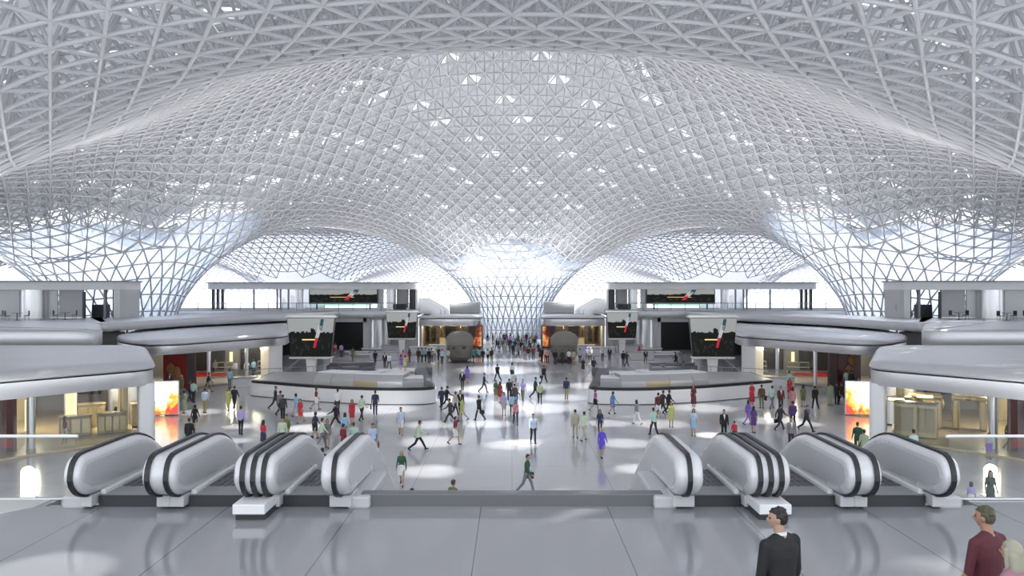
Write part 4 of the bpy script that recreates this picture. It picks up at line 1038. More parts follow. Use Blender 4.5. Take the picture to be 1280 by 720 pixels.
PAL = dict(white=(.75, .76, .76), black=(.012, .012, .014), charcoal=(.035, .036, .042), grey=(.20, .20, .22), lightgrey=(.42, .43, .46), navy=(.03, .035, .085), blue=(.10, .24, .52), skyblue=(.30, .52, .72), paleblue=(.48, .58, .74),
           mint=(.46, .66, .58), palegreen=(.55, .64, .50), green=(.03, .10, .05), darkgreen=(.018, .06, .035), olive=(.16, .17, .07), sage=(.30, .36, .24), red=(.50, .03, .05), darkred=(.20, .025, .03), maroon=(.10, .02, .03), pink=(.62, .25, .32), dustypink=(.34, .17, .21), magenta=(.42, .10, .36),
           violet=(.20, .12, .50), purple=(.10, .05, .20), lilac=(.44, .36, .66), beige=(.46, .42, .32), khaki=(.33, .27, .15), brown=(.10, .055, .035), yellow=(.55, .50, .14), lime=(.48, .55, .18), teal=(.06, .24, .26), royal=(.12, .07, .62))
PEOPLE = []
def person(px, py, kind, top, bot, label, face=0, head=False, hair='dark', h=None, sleeve=None, Y=None, group=None, z=0.0, tan=False, mirror=False, shirt='white'):
    """px, py: where the feet (or, with head=True, the top of the head) stand in the picture, turned into a point of the hall"""
    fem = kind[0] == 'f'; h = h or (1.66 if fem else 1.76)
    if Y is None: Y = (CAMZ-z-(h if head else 0))*1000/(py-360)
    x = (px-640)/1000*Y; k = h/(1.75)
    bm_, hm, sk = BASES[kind]
    o = bpy.data.objects.new('person', bm_); COL.objects.link(o)
    if not len(bm_.materials):
        for i in range(7): bm_.materials.append(SKIN)
    o.location = (x, Y, z); o.rotation_euler = (0, 0, math.radians(-face)); o.scale = (-k if mirror else k, k, k)
    skin = SKIN2 if tan else SKIN; T = cloth(PAL[top]); B = cloth(PAL[bot]); dress = fem and sk is not None
    if sleeve is None: sleeve = not dress
    legm = skin if (dress or bot.endswith('!')) else B
    for i, m in enumerate((skin, T, legm if dress else B, cloth(PAL['black']), T if sleeve else skin, legm, cloth(PAL[shirt]))):
        o.material_slots[i].link = 'OBJECT'; o.material_slots[i].material = m
    if shorts := (label.find('shorts') >= 0): o.material_slots[5].material = skin
    tag(o, label, 'person', group)
    def child(me, name, m):
        c = bpy.data.objects.new(name, me); COL.objects.link(c); c.parent = o
        if not len(me.materials): me.materials.append(m)
        c.material_slots[0].link = 'OBJECT'; c.material_slots[0].material = m
    for me in (hm,):
        child(me, 'hair', HAIR[hair])
    if dress:
        if isinstance(sk, tuple):
            me = bpy.data.meshes.new('skirt'); me.from_pydata(sk[0], [], sk[1])
            for p in me.polygons: p.use_smooth = True
            BASES[kind] = (bm_, hm, me); sk = me
        child(sk, 'skirt', B)
    return o
def bag(o, label, rgb=(.012, .012, .014), dx=.27, z=.42, kind='briefcase'):
    """a case carried beside a person, hanging from the hand"""
    k = abs(o.scale[1]); r = o.matrix_basis @ Vector((dx, .02, z))
    t = thing(kind, label, 'bag', tuple(r), o.rotation_euler.z)
    mb = MB(); mb.box((0, 0, .14), (.10, .40, .28), ch=.03); mb.build('body', cloth(rgb), t)
    mb = MB(); mb.path([(0, -.09, .27), (0, -.08, .36), (0, .08, .36), (0, .09, .27)], .010, 8); mb.build('handle', cloth(rgb), t)
P_ = person
# --- left of the aisle, by the escalators and island
P_(344, 512, 'suit', 'charcoal', 'black', 'person in charcoal suit at the head of a trio before the left island', 80)
P_(350, 519, 'suit', 'grey', 'charcoal', 'person in grey jacket half hidden in the trio before the left island', 30)
P_(353.5, 526, 'suitstand', 'charcoal', 'black', 'person in dark suit nearest of the trio before the left island', 0)
P_(370, 521, 'fwalk', 'skyblue', 'skyblue', 'person in light blue dress beside the woman in red', -60)
P_(375.5, 529, 'fwalk', 'red', 'red', 'person in short red dress walking just right of the light blue dress', 190, mirror=True)
P_(395, 512, 'fwalk', 'darkred', 'white', 'person in dark red top and white skirt close to the left island wall', 90)
P_(422, 517, 'stand', 'white', 'charcoal', 'person in white shirt standing close to the left island wall', 0)
P_(420, 535, 'stride', 'black', 'black', 'person in black jacket striding left in front of the white shirt', -80, mirror=True, shirt='grey')
P_(440, 531, 'fdress', 'red', 'red', 'person in long-sleeved red dress behind the rightmost left escalator', 180, sleeve=True)
P_(452, 526, 'walk', 'palegreen', 'charcoal', 'person in pale green shirt and dark trousers walking right of the red dress', 20)
o = P_(469, 518.7, 'suit', 'navy', 'navy', 'person in navy suit carrying a bag before the middle of the left island', -10); bag(o, 'dark shoulder bag held by the person in navy suit', dx=-.30)
P_(358, 518, 'stand', 'olive', 'beige', 'person in olive shirt behind the triple-handrail escalator top on the left', 190, head=True, hair='brown')
P_(353, 522, 'stand', 'palegreen', 'beige', 'person in pale shirt half hidden beside the olive shirt', 170, head=True)
P_(394, 549, 'fwalk', 'navy', 'black', 'person in navy jacket and black skirt in the bright floor patch', 40, sleeve=True)
P_(402, 561, 'walk', 'palegreen', 'grey', 'person in pale green shirt and grey trousers striding through the bright floor patch', 60)
P_(409, 560, 'fwalk', 'grey', 'grey', 'person in grey dress in the bright floor patch', 170, hair='brown')
P_(431, 515, 'ftrouser', 'skyblue', 'grey', 'person in light blue top above the dark red shirt', 0, head=True)
P_(429, 530, 'stand', 'darkred', 'charcoal', 'person in dark red shirt just left of the rightmost left escalator', 40, head=True)
P_(442, 528, 'stand', 'mint', 'grey', 'person in mint shirt partly hidden by the rightmost left escalator', 0, head=True, hair='brown')
o = P_(466, 569, 'walk', 'paleblue', 'blue', 'person in light blue shirt and blue shorts right of the rightmost left escalator', 170, sleeve=False, hair='brown'); bag(o, 'brown bag carried by the person in blue shorts', (.20, .09, .05), dx=-.30, kind='handbag')
P_(390, 545, 'stand', 'palegreen', 'grey', 'person in pale green shirt seen between the two left escalator tops', 10, head=True)
o = P_(403, 560, 'stand', 'darkred', 'charcoal', 'person in dark red shirt walking away between the left escalator tops', 0, head=True, sleeve=False)
P_(329, 525, 'fdress', 'red', 'navy', 'person in red top behind the second left escalator', 30, head=True)
P_(501, 544, 'walk', 'paleblue', 'white', 'person in light blue shirt and white shorts on the open left floor', 175, sleeve=False, hair='brown')
P_(523, 563, 'stride', 'palegreen', 'black', 'person in pale shirt and black trousers striding right on the open floor', 70, shirt='palegreen')
P_(502, 607.5, 'fwalk', 'green', 'white', 'person in green jacket and white skirt walking towards us', 180, sleeve=True, hair='blond')
P_(515, 611, 'stand', 'charcoal', 'charcoal', 'person whose dark hair just shows over the left of the ledge', 0, head=True)
P_(566.5, 600, 'stand', 'olive', 'grey', 'person in olive jacket with head and shoulders above the ledge', 40, head=True, hair='brown')
P_(569, 556, 'fwalk', 'darkred', 'white', 'person in dark red top and white skirt on the open floor by the aisle', 110)
P_(552, 513, 'suit', 'navy', 'charcoal', 'person in navy suit at the aisle end of the left island', 10)
P_(558, 510, 'stride', 'black', 'black', 'person in black suit striding right at the aisle end of the left island', 60)
P_(563, 529, 'stride', 'charcoal', 'charcoal', 'person in charcoal suit with dark backpack shape striding left', -70, mirror=True)
P_(569, 520, 'walk', 'beige', 'charcoal', 'person in beige shirt and dark trousers behind the yellow dress', 60)
P_(575.5, 518, 'suit', 'black', 'black', 'person in black suit directly behind the yellow dress', 180)
P_(577.5, 526, 'fwalk', 'lime', 'lime', 'person in yellow-green dress walking left of the aisle', -80, hair='brown')
o = P_(599, 526, 'suit', 'black', 'black', 'person in black suit walking left with a bag, alone left of aisle', -50); bag(o, 'black bag held by the lone black-suited person left of the aisle', dx=.30)
P_(630, 519.5, 'fdress', 'lilac', 'lightgrey', 'person in lilac grey dress leading the central aisle cluster', 180, hair='brown')
P_(605, 491, 'suit', 'charcoal', 'charcoal', 'person in dark suit walking alone between stone head and aisle cluster', 90)
P_(578, 488, 'suitstand', 'black', 'charcoal', 'person with white hair and long dark jacket left of aisle', 190, hair='white')
P_(584, 479, 'fdress', 'violet', 'violet', 'person in violet dress beside the white-haired person', 0)
P_(622, 476.5, 'stride', 'black', 'black', 'person in black suit leaning forward at the rear of aisle cluster', -30)
P_(620, 501, 'fdress', 'green', 'olive', 'person in dark green and olive at left of the aisle cluster', 180)
P_(625, 503.5, 'fdress', 'darkred', 'darkred', 'person in dark red coat at left of the aisle cluster', 20, sleeve=True)
P_(640, 474.5, 'fwalk', 'white', 'charcoal', 'person in white top and dark skirt at the rear of aisle cluster', 0)
P_(642, 489, 'walk', 'lightgrey', 'grey', 'person in grey shirt in the middle of the aisle cluster', 0)
P_(636.5, 501, 'suitstand', 'black', 'black', 'person in broad black suit seen from behind in the aisle cluster', 0)
P_(645, 500, 'walk', 'lightgrey', 'charcoal', 'person in light grey shirt and charcoal trousers in the aisle cluster', 180)
P_(653.5, 501, 'walk', 'lilac', 'olive', 'person in lilac shirt and olive trousers right of the aisle cluster', 190)
P_(669, 498, 'suit', 'charcoal', 'black', 'person in charcoal suit walking right of the lilac shirt', 80)
P_(675, 505, 'walk', 'sage', 'black', 'person in sage green shirt and black trousers right of the aisle', 0)
o = P_(680, 478.5, 'stride', 'black', 'black', 'person in dark suit carrying a briefcase right of the aisle', -20); bag(o, 'briefcase of the dark-suited person right of the aisle', dx=-.30)
P_(640, 520, 'ftrouser', 'skyblue', 'charcoal', 'person in sky blue top beside the pink top', 0)
P_(644.5, 531, 'ftrouser', 'pink', 'black', 'person in pink top and black leggings at the front of the aisle', 170)
P_(643, 508, 'suit', 'charcoal', 'charcoal', 'person in dark clothes behind the sky blue top', 40)
# --- right of the aisle
P_(666.5, 554, 'walk', 'paleblue', 'black', 'person in pale shirt and black trousers walking alone in mid floor', 175)
P_(708, 499, 'suitstand', 'navy', 'khaki', 'person in navy jacket and beige trousers alone right of the aisle', 0)
P_(719, 548, 'suit', 'beige', 'beige', 'person in beige suit walking beside the pale shirt', 0)
P_(730, 551, 'walk', 'palegreen', 'beige', 'person in pale green shirt and beige trousers beside the beige suit', 40)
P_(750, 545, 'ftrouser', 'navy', 'navy', 'person in navy vest behind the royal violet dress', 190, sleeve=False)
P_(752.5, 573, 'fwalk', 'royal', 'royal', 'person in royal violet coat dress on the right open floor', 20, sleeve=True, hair='blond')
o = P_(658.5, 617, 'walk', 'green', 'grey', 'person in dark green jacket and grey trousers just beyond the ledge', 110, hair='brown'); bag(o, 'dark bag of the person just beyond the ledge', dx=-.3, z=.6)
P_(794.5, 612.5, 'stand', 'charcoal', 'charcoal', 'person whose dark hair just shows at the right of the ledge', 0, head=True)
P_(744, 514.5, 'fwalk', 'magenta', 'black', 'person in magenta top and black skirt by the right island end', 120)
P_(766, 518, 'fwalk', 'blue', 'blue', 'person in bright blue dress before the right island', 60)
P_(796, 530.5, 'ftrouser', 'grey', 'white', 'person in grey top and white trousers before the right island', -30)
P_(817, 545, 'walk', 'mint', 'black', 'person in mint shirt and black trousers left of the right escalators', -20)
P_(823, 522, 'walk', 'maroon', 'white', 'person in maroon shirt and white shorts before the right island', 0)
P_(828, 517, 'stride', 'charcoal', 'charcoal', 'person in charcoal suit behind the maroon shirt', 60)
P_(836, 518, 'suit', 'black', 'black', 'person in black suit right beside the maroon shirt', 80)
P_(839, 534, 'fdress', 'lime', 'lime', 'person in lime dress before the right island', 190, hair='brown')
P_(867, 508, 'flong', 'maroon', 'maroon', 'person in long maroon coat close to the right island wall', 200, sleeve=True)
P_(867, 545, 'fdress', 'paleblue', 'skyblue', 'person in pale blue dress between the right escalator tops', 190)
P_(905, 549, 'suitstand', 'black', 'black', 'person in black suit facing us beside the bright floor patch', 180, hair='brown')
P_(918, 552, 'stand', 'red', 'navy', 'child in red shirt beside the black suit', 0, h=1.2)
P_(935, 531, 'ftrouser', 'violet', 'violet', 'person in violet jumpsuit left of the dark purple dress', 70)
P_(942, 541, 'fdress', 'purple', 'purple', 'person in dark purple dress behind the right escalators', 30)
P_(940, 505.5, 'flong', 'red', 'red', 'person in long red dress near the right island wall', 200)
o = P_(952, 510.5, 'suitstand', 'brown', 'olive', 'person in brown jacket and olive trousers right of the long red dress', 0); bag(o, 'dark bag of the person in brown jacket', dx=.3, z=.6)
P_(965, 511, 'walk', 'mint', 'grey', 'person in mint shirt and grey trousers right of the brown jacket', 50)
P_(976, 513, 'suitstand', 'maroon', 'charcoal', 'person in dark maroon jacket right of the mint shirt', 180)
o = P_(975, 538, 'stride', 'charcoal', 'charcoal', 'person in charcoal suit striding right with a bag', 60); bag(o, 'black bag swinging behind the striding charcoal suit', dx=-.3)
P_(991, 535, 'suit', 'purple', 'charcoal', 'person in purple-grey jacket behind the grey suit', 10)
P_(989, 561, 'suitstand', 'grey', 'charcoal', 'person in grey suit facing us behind the right escalators', 180)
P_(1008, 539, 'stride', 'charcoal', 'black', 'person in dark suit and violet shirt striding right', 150, shirt='violet')
P_(991, 512, 'fdress', 'pink', 'pink', 'person in pink dress before the right rounded shop', 20)
P_(987, 498, 'fdress', 'red', 'red', 'person in red dress just behind the pink dress', 200)
P_(986.5, 489, 'stand', 'mint', 'charcoal', 'person in mint shirt far behind the pink dress', 0)
P_(1004, 508.5, 'fdress', 'olive', 'olive', 'person in olive dress before the right rounded shop', 10)
P_(1019, 511.5, 'suit', 'black', 'black', 'person in black suit right of the olive dress', 0)
P_(1038, 507, 'stand', 'sage', 'sage', 'person in sage clothes left of two black suits', 0)
P_(1046, 506, 'suitstand', 'black', 'black', 'person in black suit, left one of a pair before the right rounded shop', 20)
P_(1052.5, 506, 'suit', 'black', 'black', 'person in black suit, right one of a pair before the right rounded shop', -20)
P_(1058, 487.5, 'stand', 'mint', 'charcoal', 'person in mint shirt behind the pair of black suits', 0, sleeve=False)
P_(1064, 488, 'suitstand', 'charcoal', 'charcoal', 'person in dark suit right of the mint shirt by the rounded shop nose', 0)
P_(1072, 481.5, 'stand', 'blue', 'navy', 'person in blue shirt near the dark red art wall', 0)
P_(1073.5, 499, 'walk', 'mint', 'black', 'person in mint shirt and black trousers before the glowing right reflection board', 190)
P_(1088, 496, 'walk', 'mint', 'charcoal', 'person in mint shirt walking close to the right near shop leg', 190, sleeve=False)
P_(1072, 528, 'stand', 'darkgreen', 'darkgreen', 'person in dark green jacket above the three-handrail right escalator', 10, head=True)
P_(1080, 537, 'stand', 'sage', 'khaki', 'person in sage shirt beside the dark green jacket', 0, head=True)
P_(1157, 544, 'flong', 'white', 'white', 'person in long white dress inside the right gold shop', 200)
P_(1142, 537, 'stand', 'mint', 'grey', 'person in mint top showing above the outer right escalator', 0, head=True)
P_(1236, 573, 'fdress', 'lightgrey', 'violet', 'child in grey violet dress beyond the right glass balustrade', 200, h=1.36)
o = P_(1261, 562, 'ftrouser', 'green', 'charcoal', 'person in green top by the right red banner', 80); bag(o, 'dark bag carried by the person in green top', dx=.28)
P_(1238, 588, 'fdress', 'darkgreen', 'darkgreen', 'person in dark green dress in front of the glowing pill panel', 190, head=True, sleeve=False)
P_(1214, 602, 'fdress', 'lilac', 'white', 'child in lilac shirt and white skirt beyond the right balustrade', 40, head=True, h=1.25, hair='brown')
# --- left side, by the rounded shop
P_(213, 491, 'suit', 'charcoal', 'black', 'person in dark suit in front of the left red art wall', 190)
P_(227, 493, 'fdress', 'olive', 'olive', 'person in olive dress in front of the left red art wall', 180, hair='ash')
P_(230, 516.5, 'flong', 'sage', 'sage', 'person in long sage coat by the glowing left reflection board', 0, sleeve=True)
P_(237.5, 502, 'suit', 'maroon', 'charcoal', 'person in maroon jacket beside a mint shirt on the left', 10)
P_(242, 503.5, 'stand', 'mint', 'charcoal', 'person in mint shirt beside the maroon jacket on the left', 0)
P_(243.5, 538, 'fwalk', 'black', 'black', 'person in black jacket and skirt behind the second left escalator', 0, sleeve=True)
P_(236.5, 523, 'suitstand', 'black', 'black', 'person in black suit half hidden by the second left escalator', 0, head=True)
o = P_(260.5, 490.5, 'walk', 'charcoal', 'khaki', 'person in dark top and khaki trousers with a bag before the left rounded shop', 60); bag(o, 'dark bag of the person in khaki trousers', dx=-.3)
P_(256, 516, 'stand', 'paleblue', 'khaki', 'person in pale blue shirt and khaki trousers on the left floor', 0)
P_(285.5, 513, 'fdress', 'lime', 'lime', 'person in yellow-green dress on the left floor', 190, hair='brown')
P_(293, 511.5, 'suit', 'charcoal', 'charcoal', 'person in charcoal suit right of the yellow-green dress on the left', 0)
P_(294, 473, 'stand', 'paleblue', 'grey', 'person in pale shirt inside the left rounded shop by the red stage', 0)
P_(287, 486, 'stand', 'skyblue', 'grey', 'person in sky blue shirt just outside the left rounded shop', 0)
P_(269, 471, 'stand', 'lightgrey', 'navy', 'person in grey shirt inside the left rounded shop', 180)
P_(308.5, 471, 'walk', 'white', 'darkred', 'person in white top inside the left rounded shop', 0)
P_(317, 471, 'stand', 'skyblue', 'navy', 'person in sky blue shirt at the right of the left rounded shop', 0)
P_(301, 543.5, 'stand', 'lilac', 'black', 'person in lilac shirt and black trousers on the left open floor', 0)
P_(81, 557, 'fdress', 'darkred', 'white', 'person in dark red top in the left gold shop window', 80, Y=45.7)
P_(144, 541, 'ftrouser', 'maroon', 'charcoal', 'person in maroon top at the front-row cabinet of the left gold shop', 20)
# --- mid distance, right
P_(729, 467, 'fdress', 'charcoal', 'charcoal', 'person in charcoal dress right of the right stone head', 190)
P_(742, 467.5, 'suit', 'navy', 'navy', 'person in navy suit right of the charcoal dress', 10)
P_(753, 451, 'stand', 'lightgrey', 'charcoal', 'person in light grey shirt before the far right smoky shop', 0)
P_(762, 451.5, 'suitstand', 'black', 'charcoal', 'person in black suit before the far right smoky shop', 180)
P_(779, 457, 'suit', 'black', 'charcoal', 'person in black jacket, left of a pair behind the right island', 10)
P_(783.5, 458, 'walk', 'charcoal', 'charcoal', 'person in charcoal top, right of a pair behind the right island', 60)
P_(799, 449.5, 'fdress', 'red', 'white', 'person in red top by the right grey desk', 0)
P_(807, 454.5, 'suit', 'charcoal', 'olive', 'person in charcoal and olive behind the right island', 180)
P_(845, 458, 'stride', 'black', 'black', 'person in black striding left before the right dark portal', -70, mirror=True)
P_(854, 459, 'stride', 'grey', 'charcoal', 'person in grey top striding right before the right dark portal', 60, shirt='grey')
P_(861, 436, 'stand', 'lilac', 'pink', 'person in lilac shirt at the right dark portal', 0)
P_(870, 434, 'stand', 'paleblue', 'grey', 'person in pale blue shirt inside the right dark portal', 180)
P_(734, 449.5, 'suit', 'navy', 'black', 'person in navy jacket in the group beside the right stone head', 0)
P_(738, 450, 'walk', 'black', 'black', 'person in black beside the navy jacket by the right stone head', 0)
P_(711, 455.5, 'stand', 'white', 'charcoal', 'person in white shirt in front of the right stone head', 0)
P_(717, 456, 'stand', 'beige', 'khaki', 'person in beige shirt in front of the right stone head', 0)
P_(725, 454, 'stand', 'lightgrey', 'charcoal', 'person in light grey shirt at the right edge of the right stone head', 0)
P_(703, 456, 'suitstand', 'charcoal', 'charcoal', 'person in charcoal suit in front of the right stone head', 0)
P_(694, 456, 'suitstand', 'black', 'charcoal', 'person in black jacket at the left edge of the right stone head', 0)
# --- mid distance, left
P_(419, 444, 'fdress', 'pink', 'red', 'person in pink and red near the left grey lounge chairs', 0)
P_(426.5, 446.5, 'stand', 'lilac', 'charcoal', 'person in lilac shirt near the left grey lounge chairs', 0)
P_(441, 452, 'walk', 'olive', 'olive', 'person in olive clothes near the left white benches', 0)
P_(469, 456.5, 'suit', 'black', 'charcoal', 'person in black jacket behind the left island', 0)
P_(481, 460.5, 'suitstand', 'black', 'black', 'person in black suit behind the left island, beside a blue shirt', 180)
P_(486.5, 461, 'walk', 'paleblue', 'black', 'person in pale blue shirt and black trousers behind the left island', 150)
P_(501, 462, 'fdress', 'violet', 'violet', 'person in violet dress behind the aisle end of the left island', 0)
P_(506.5, 463, 'fdress', 'yellow', 'lime', 'person in yellow dress behind the aisle end of the left island', 0)
P_(504, 455, 'fdress', 'pink', 'pink', 'person in pink dress behind the yellow dress', 180)
P_(512, 453, 'ftrouser', 'darkred', 'charcoal', 'person in dark red top behind the left island end', 0)
P_(523, 453.5, 'suitstand', 'charcoal', 'black', 'person in charcoal suit at the left end of the crowd by the left stone head', 0)
P_(527.5, 453, 'stand', 'lightgrey', 'black', 'person in light grey shirt in the crowd by the left stone head', 0)
P_(532, 452, 'walk', 'skyblue', 'navy', 'person in sky blue shirt in the crowd by the left stone head', 0)
P_(536, 454.5, 'suitstand', 'black', 'black', 'person in black suit in the crowd by the left stone head', 0)
P_(539.5, 453.5, 'stand', 'sage', 'charcoal', 'person in sage shirt in the crowd by the left stone head', 0)
P_(543, 450.5, 'stand', 'mint', 'grey', 'person in mint shirt in the crowd by the left stone head', 0)
P_(548, 451, 'walk', 'maroon', 'charcoal', 'person in maroon shirt in the crowd by the left stone head', 0)
P_(552.5, 455, 'stand', 'paleblue', 'black', 'person in pale blue shirt closest to the left stone head', 0)
P_(560, 454, 'stand', 'palegreen', 'grey', 'person in pale green shirt at the left cheek of the stone head', 0)
for k, (px, py, t, b) in enumerate(((588, 452.5, 'charcoal', 'black'), (592, 453.5, 'teal', 'charcoal'), (596, 452, 'sage', 'charcoal'), (599.5, 453.5, 'skyblue', 'black'), (603.5, 454, 'black', 'black'))):
    P_(px, py, ('stand', 'walk', 'stand', 'stand', 'suit')[k], t, b, 'person in %s between the left stone head and the aisle' % {'charcoal': 'charcoal top', 'teal': 'teal top', 'sage': 'sage top', 'skyblue': 'sky blue top', 'black': 'black suit'}[t], 0)
P_(610, 453, 'fwalk', 'white', 'black', 'person in white top and black skirt left of the distant crowd', 180)
P_(614.5, 453, 'suit', 'black', 'olive', 'person in black and olive left of the distant crowd', 0)
# --- the distant crowd at the foot of the funnel column
rc = random.Random(11)
crowd = [(609.5, 430, 'black'), (616, 429.6, 'charcoal'), (621, 438, 'black'), (623.5, 440, 'charcoal'), (627, 437, 'grey'), (630, 429.6, 'navy'), (633, 429.6, 'purple'), (634.5, 437, 'grey'), (637, 439, 'charcoal'), (639, 432, 'lilac'), (642, 434, 'skyblue'), (641.5, 445, 'navy'),
         (644, 440, 'charcoal'), (647, 429.6, 'green'), (649, 433, 'olive'), (651, 441, 'black'), (653, 431, 'lightgrey'), (655, 449, 'charcoal'), (657, 449.5, 'darkred'), (654.5, 436, 'lilac'), (660.5, 450, 'black'), (661.5, 438, 'navy'), (663, 436, 'white'), (666.5, 450, 'darkred'),
         (668, 436, 'charcoal'), (665, 430, 'yellow'), (673, 444, 'black'), (675, 451, 'charcoal'), (677.5, 452.5, 'black'), (678, 432, 'charcoal'), (682, 453, 'palegreen'), (684.5, 453.5, 'pink'), (658, 429.6, 'maroon'), (646, 429.6, 'white'), (625, 430, 'lightgrey'), (638, 429.6, 'charcoal'), (670, 429.6, 'violet'), (631, 433, 'navy'), (656, 440, 'sage'), (648, 447, 'grey')]
NAMES = dict(lightgrey='light grey', skyblue='sky blue', palegreen='pale green', darkred='dark red')
for px, py, t in crowd:
    kind = rc.choice(['walk', 'suit', 'stand', 'fdress', 'ftrouser', 'suitstand']); 
    P_(px, py, kind, t, rc.choice(['black', 'charcoal', 'grey']), 'person in %s in the distant crowd before the funnel column' % NAMES.get(t, t), rc.choice([0, 180, 40, 150, -60]), group='crowd in %s before the funnel column' % NAMES.get(t, t))
# --- the three people in front on the deck
base('front_suit', False, ((3, 3), (-3, 3)), ((4, 12, 9), (2, 14, 9)), .02, voxel=.0065, jacket=True, turn=44, hs=.88)
base('front_shirt', False, ((4, 4), (-3, 3)), ((4, 26, 12), (8, 24, 12)), .02, voxel=.0065, turn=18, hs=.88)
base('front_woman', True, ((4, 4), (-3, 3)), ((4, 20, 8), (4, 20, 8)), .0, voxel=.0065, hair='long', hs=.95)
def front(kind, x, y, h, top, bot, label, face, hair, head_turn, sleeve, tan=False):
    o = person(0, 1000, kind, top, bot, label, face, hair=hair, h=h, Y=1, sleeve=sleeve, tan=tan)
    o.location = (x, y, DZ)
    if kind == 'front_suit':
        mb = MB(); n = 28; mb.rings([[(r*math.cos(2*PI*i/n), .010+r*1.02*math.sin(2*PI*i/n), z+.012*math.sin(2*PI*i/n)*-1) for i in range(n)] for r, z in ((.066, 1.46), (.069, 1.465), (.064, 1.508), (.058, 1.510), (.058, 1.46))], 0, True, False, False)
        cl = mb.build('shirt_collar', cloth(PAL['white']), o); cl['label'] = 'white shirt collar'
    e = list(o.data['eyes'])
    for k in (0, 3):
        mb = MB(); mb.lathe([(.002, -.010), (.008, -.006), (.0105, 0), (.008, .006), (.002, .010)], tuple(e[k:k+3]), 12); mb.build('eye', cloth((.03, .02, .015)), o)
    return o
front('front_suit', 2.60, 7.75, 1.78, 'black', 'black', 'person with dark hair and black suit in the foreground, looking to the left', -28, 'dark', 0, True)
front('front_shirt', 4.64, 7.80, 1.78, 'maroon', 'khaki', 'person in maroon short-sleeved shirt in the right foreground', -24, 'olive', 0, False, True)
front('front_woman', 4.56, 7.28, 1.60, 'dustypink', 'lightgrey', 'person with long ash blond hair and pink top in the corner foreground', -30, 'ash', 0, True)

# ------------------------------------------------------------------ light, sky, camera
w = bpy.data.worlds.new('sky'); sc.world = w; w.use_nodes = True
bg = w.node_tree.nodes['Background']; bg.inputs['Color'].default_value = (.90, .95, 1, 1); bg.inputs['Strength'].default_value = 2.1
def lamp(kind, name, loc, power, rot=(0, 0, 0), color=(1, 1, 1), **kw):
    l = bpy.data.lights.new(name, kind); l.energy = power; l.color = color
    for k, v in kw.items(): setattr(l, k, v)
    o = bpy.data.objects.new(name, l); COL.objects.link(o); o.location = loc; o.rotation_euler = rot
    return o
UP = PI
# unseen upward fill spots added to brighten the roof from below
for x, y, z, p in [(-24, 82, 4.9, 1), (24, 82, 4.9, 1), (-30, 55, 5, 1), (30, 55, 5, 1), (-12, 68, 2.5, 1.7), (12, 68, 2.5, 1.7), (-9, 122, 5.3, 1.3), (9, 122, 5.3, 1.3),
                   (-30, 122, 10.1, .8), (30, 122, 10.1, .8), (-60, 87, 10, 1), (60, 87, 10, 1), (-12, 4, 5.6, .45), (12, 4, 5.6, .45), (0, -8, 5.6, .4), (-24, 36, .5, .6), (24, 36, .5, .6), (-10, 100, .8, 1.0), (10, 100, .8, 1.0)]:
    lamp('SPOT', 'roof_fill_spot', (x, y, z), 5000*p, (UP, 0, 0), (1, .985, .96), spot_size=math.radians(165), spot_blend=.6, shadow_soft_size=1.2)
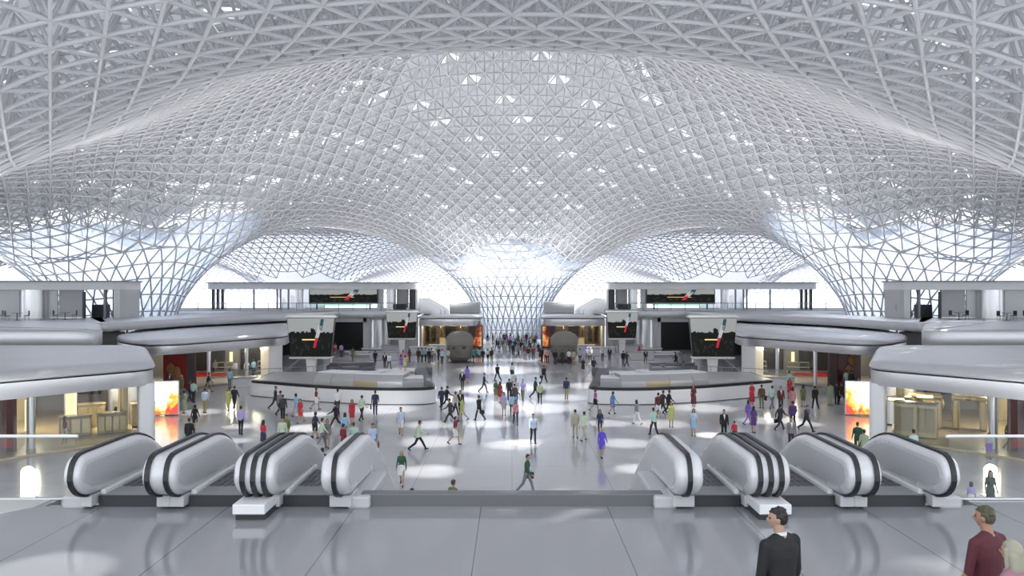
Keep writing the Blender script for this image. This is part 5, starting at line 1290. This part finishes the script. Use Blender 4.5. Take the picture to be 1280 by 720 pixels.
# narrow unseen spots added to draw sun patches and glare on the floor
def pool(px, py, wpx, k=1.0):
    Y = 9000/(py-360); X = (px-640)/1000*Y; z = float(H(X, Y))-.6; r = wpx/2000*Y
    lamp('SPOT', 'floor_patch_fill', (X, Y, z), 30000*k*(z/25)**2, (0, 0, 0), (1, .99, .95), spot_size=2*math.atan(r/z)*1.15, spot_blend=.9, shadow_soft_size=.05)
for a in ((537, 589, 80), (537, 531, 66), (540, 552, 84), (640, 556, 70), (655, 553, 50), (760, 529, 58), (782, 554, 70), (797, 586, 62), (825, 530, 76), (685, 510, 84), (880, 510, 80), (953, 526, 60),
          (385, 535, 62, 1.6), (392, 518, 46, 1.4), (889, 544, 46, 2.0), (610, 530, 66), (480, 511, 90), (640, 466, 40), (700, 497, 70), (735, 482, 70), (300, 533, 44), (297, 551, 40), (985, 526, 56), (570, 500, 60), (600, 487, 70), (660, 483, 80),
          (1010, 530, 40), (250, 515, 60), (640, 505, 90), (625, 462, 110, 1.6), (618, 486, 110, 1.5), (645, 514, 90, 1.1), (560, 498, 60), (600, 450, 60, 1.3), (655, 450, 60, 1.3), (440, 462, 40), (500, 462, 60), (780, 466, 60), (820, 464, 60)): pool(*a)
lamp('SPOT', 'floor_patch_fill', (-6.4, 11.0, 17.5), 5000, (0, 0, 0), (1, .99, .95), spot_size=math.radians(9), spot_blend=.6, shadow_soft_size=.05)  # added spot draws a sun patch on the deck
lamp('SUN', 'sun', (0, 0, 80), 3.0, (math.radians(-32), math.radians(28), 0), (1, .96, .9), angle=math.radians(1))
# warm shop lights under the pavilion roofs
for s in (-1, 1):
    for x, y, z, p in ((25, 51, 3.2, 500), (30, 50, 3.2, 500), (35, 50, 3.2, 400), (27, 77, 3.2, 350), (33, 76.5, 3.2, 350), (25.5, 80, 3.1, 200), (8, 121, 3.2, 250), (12, 121, 3.2, 250)):
        lamp('POINT', 'shop_light', (s*x, y, z), p, color=(1, .86, .60), shadow_soft_size=.4)

cam = bpy.data.cameras.new('camera'); cam.sensor_width = 36; cam.lens = 36*1000/1280; cam.clip_end = 1000
co = bpy.data.objects.new('camera', cam); COL.objects.link(co); co.location = (0, 0, CAMZ); co.rotation_euler = (PI/2, 0, 0)
sc.camera = co
sc.view_settings.view_transform = 'Standard'; sc.view_settings.look = 'None'; sc.view_settings.gamma = 1; sc.view_settings.use_curve_mapping = False
sc.view_settings.exposure = 0.05
sc.cycles.max_bounces = 8; sc.cycles.diffuse_bounces = 4; sc.cycles.glossy_bounces = 4; sc.cycles.transparent_max_bounces = 16
sc.cycles.caustics_reflective = False; sc.cycles.caustics_refractive = False; sc.cycles.sample_clamp_indirect = 4
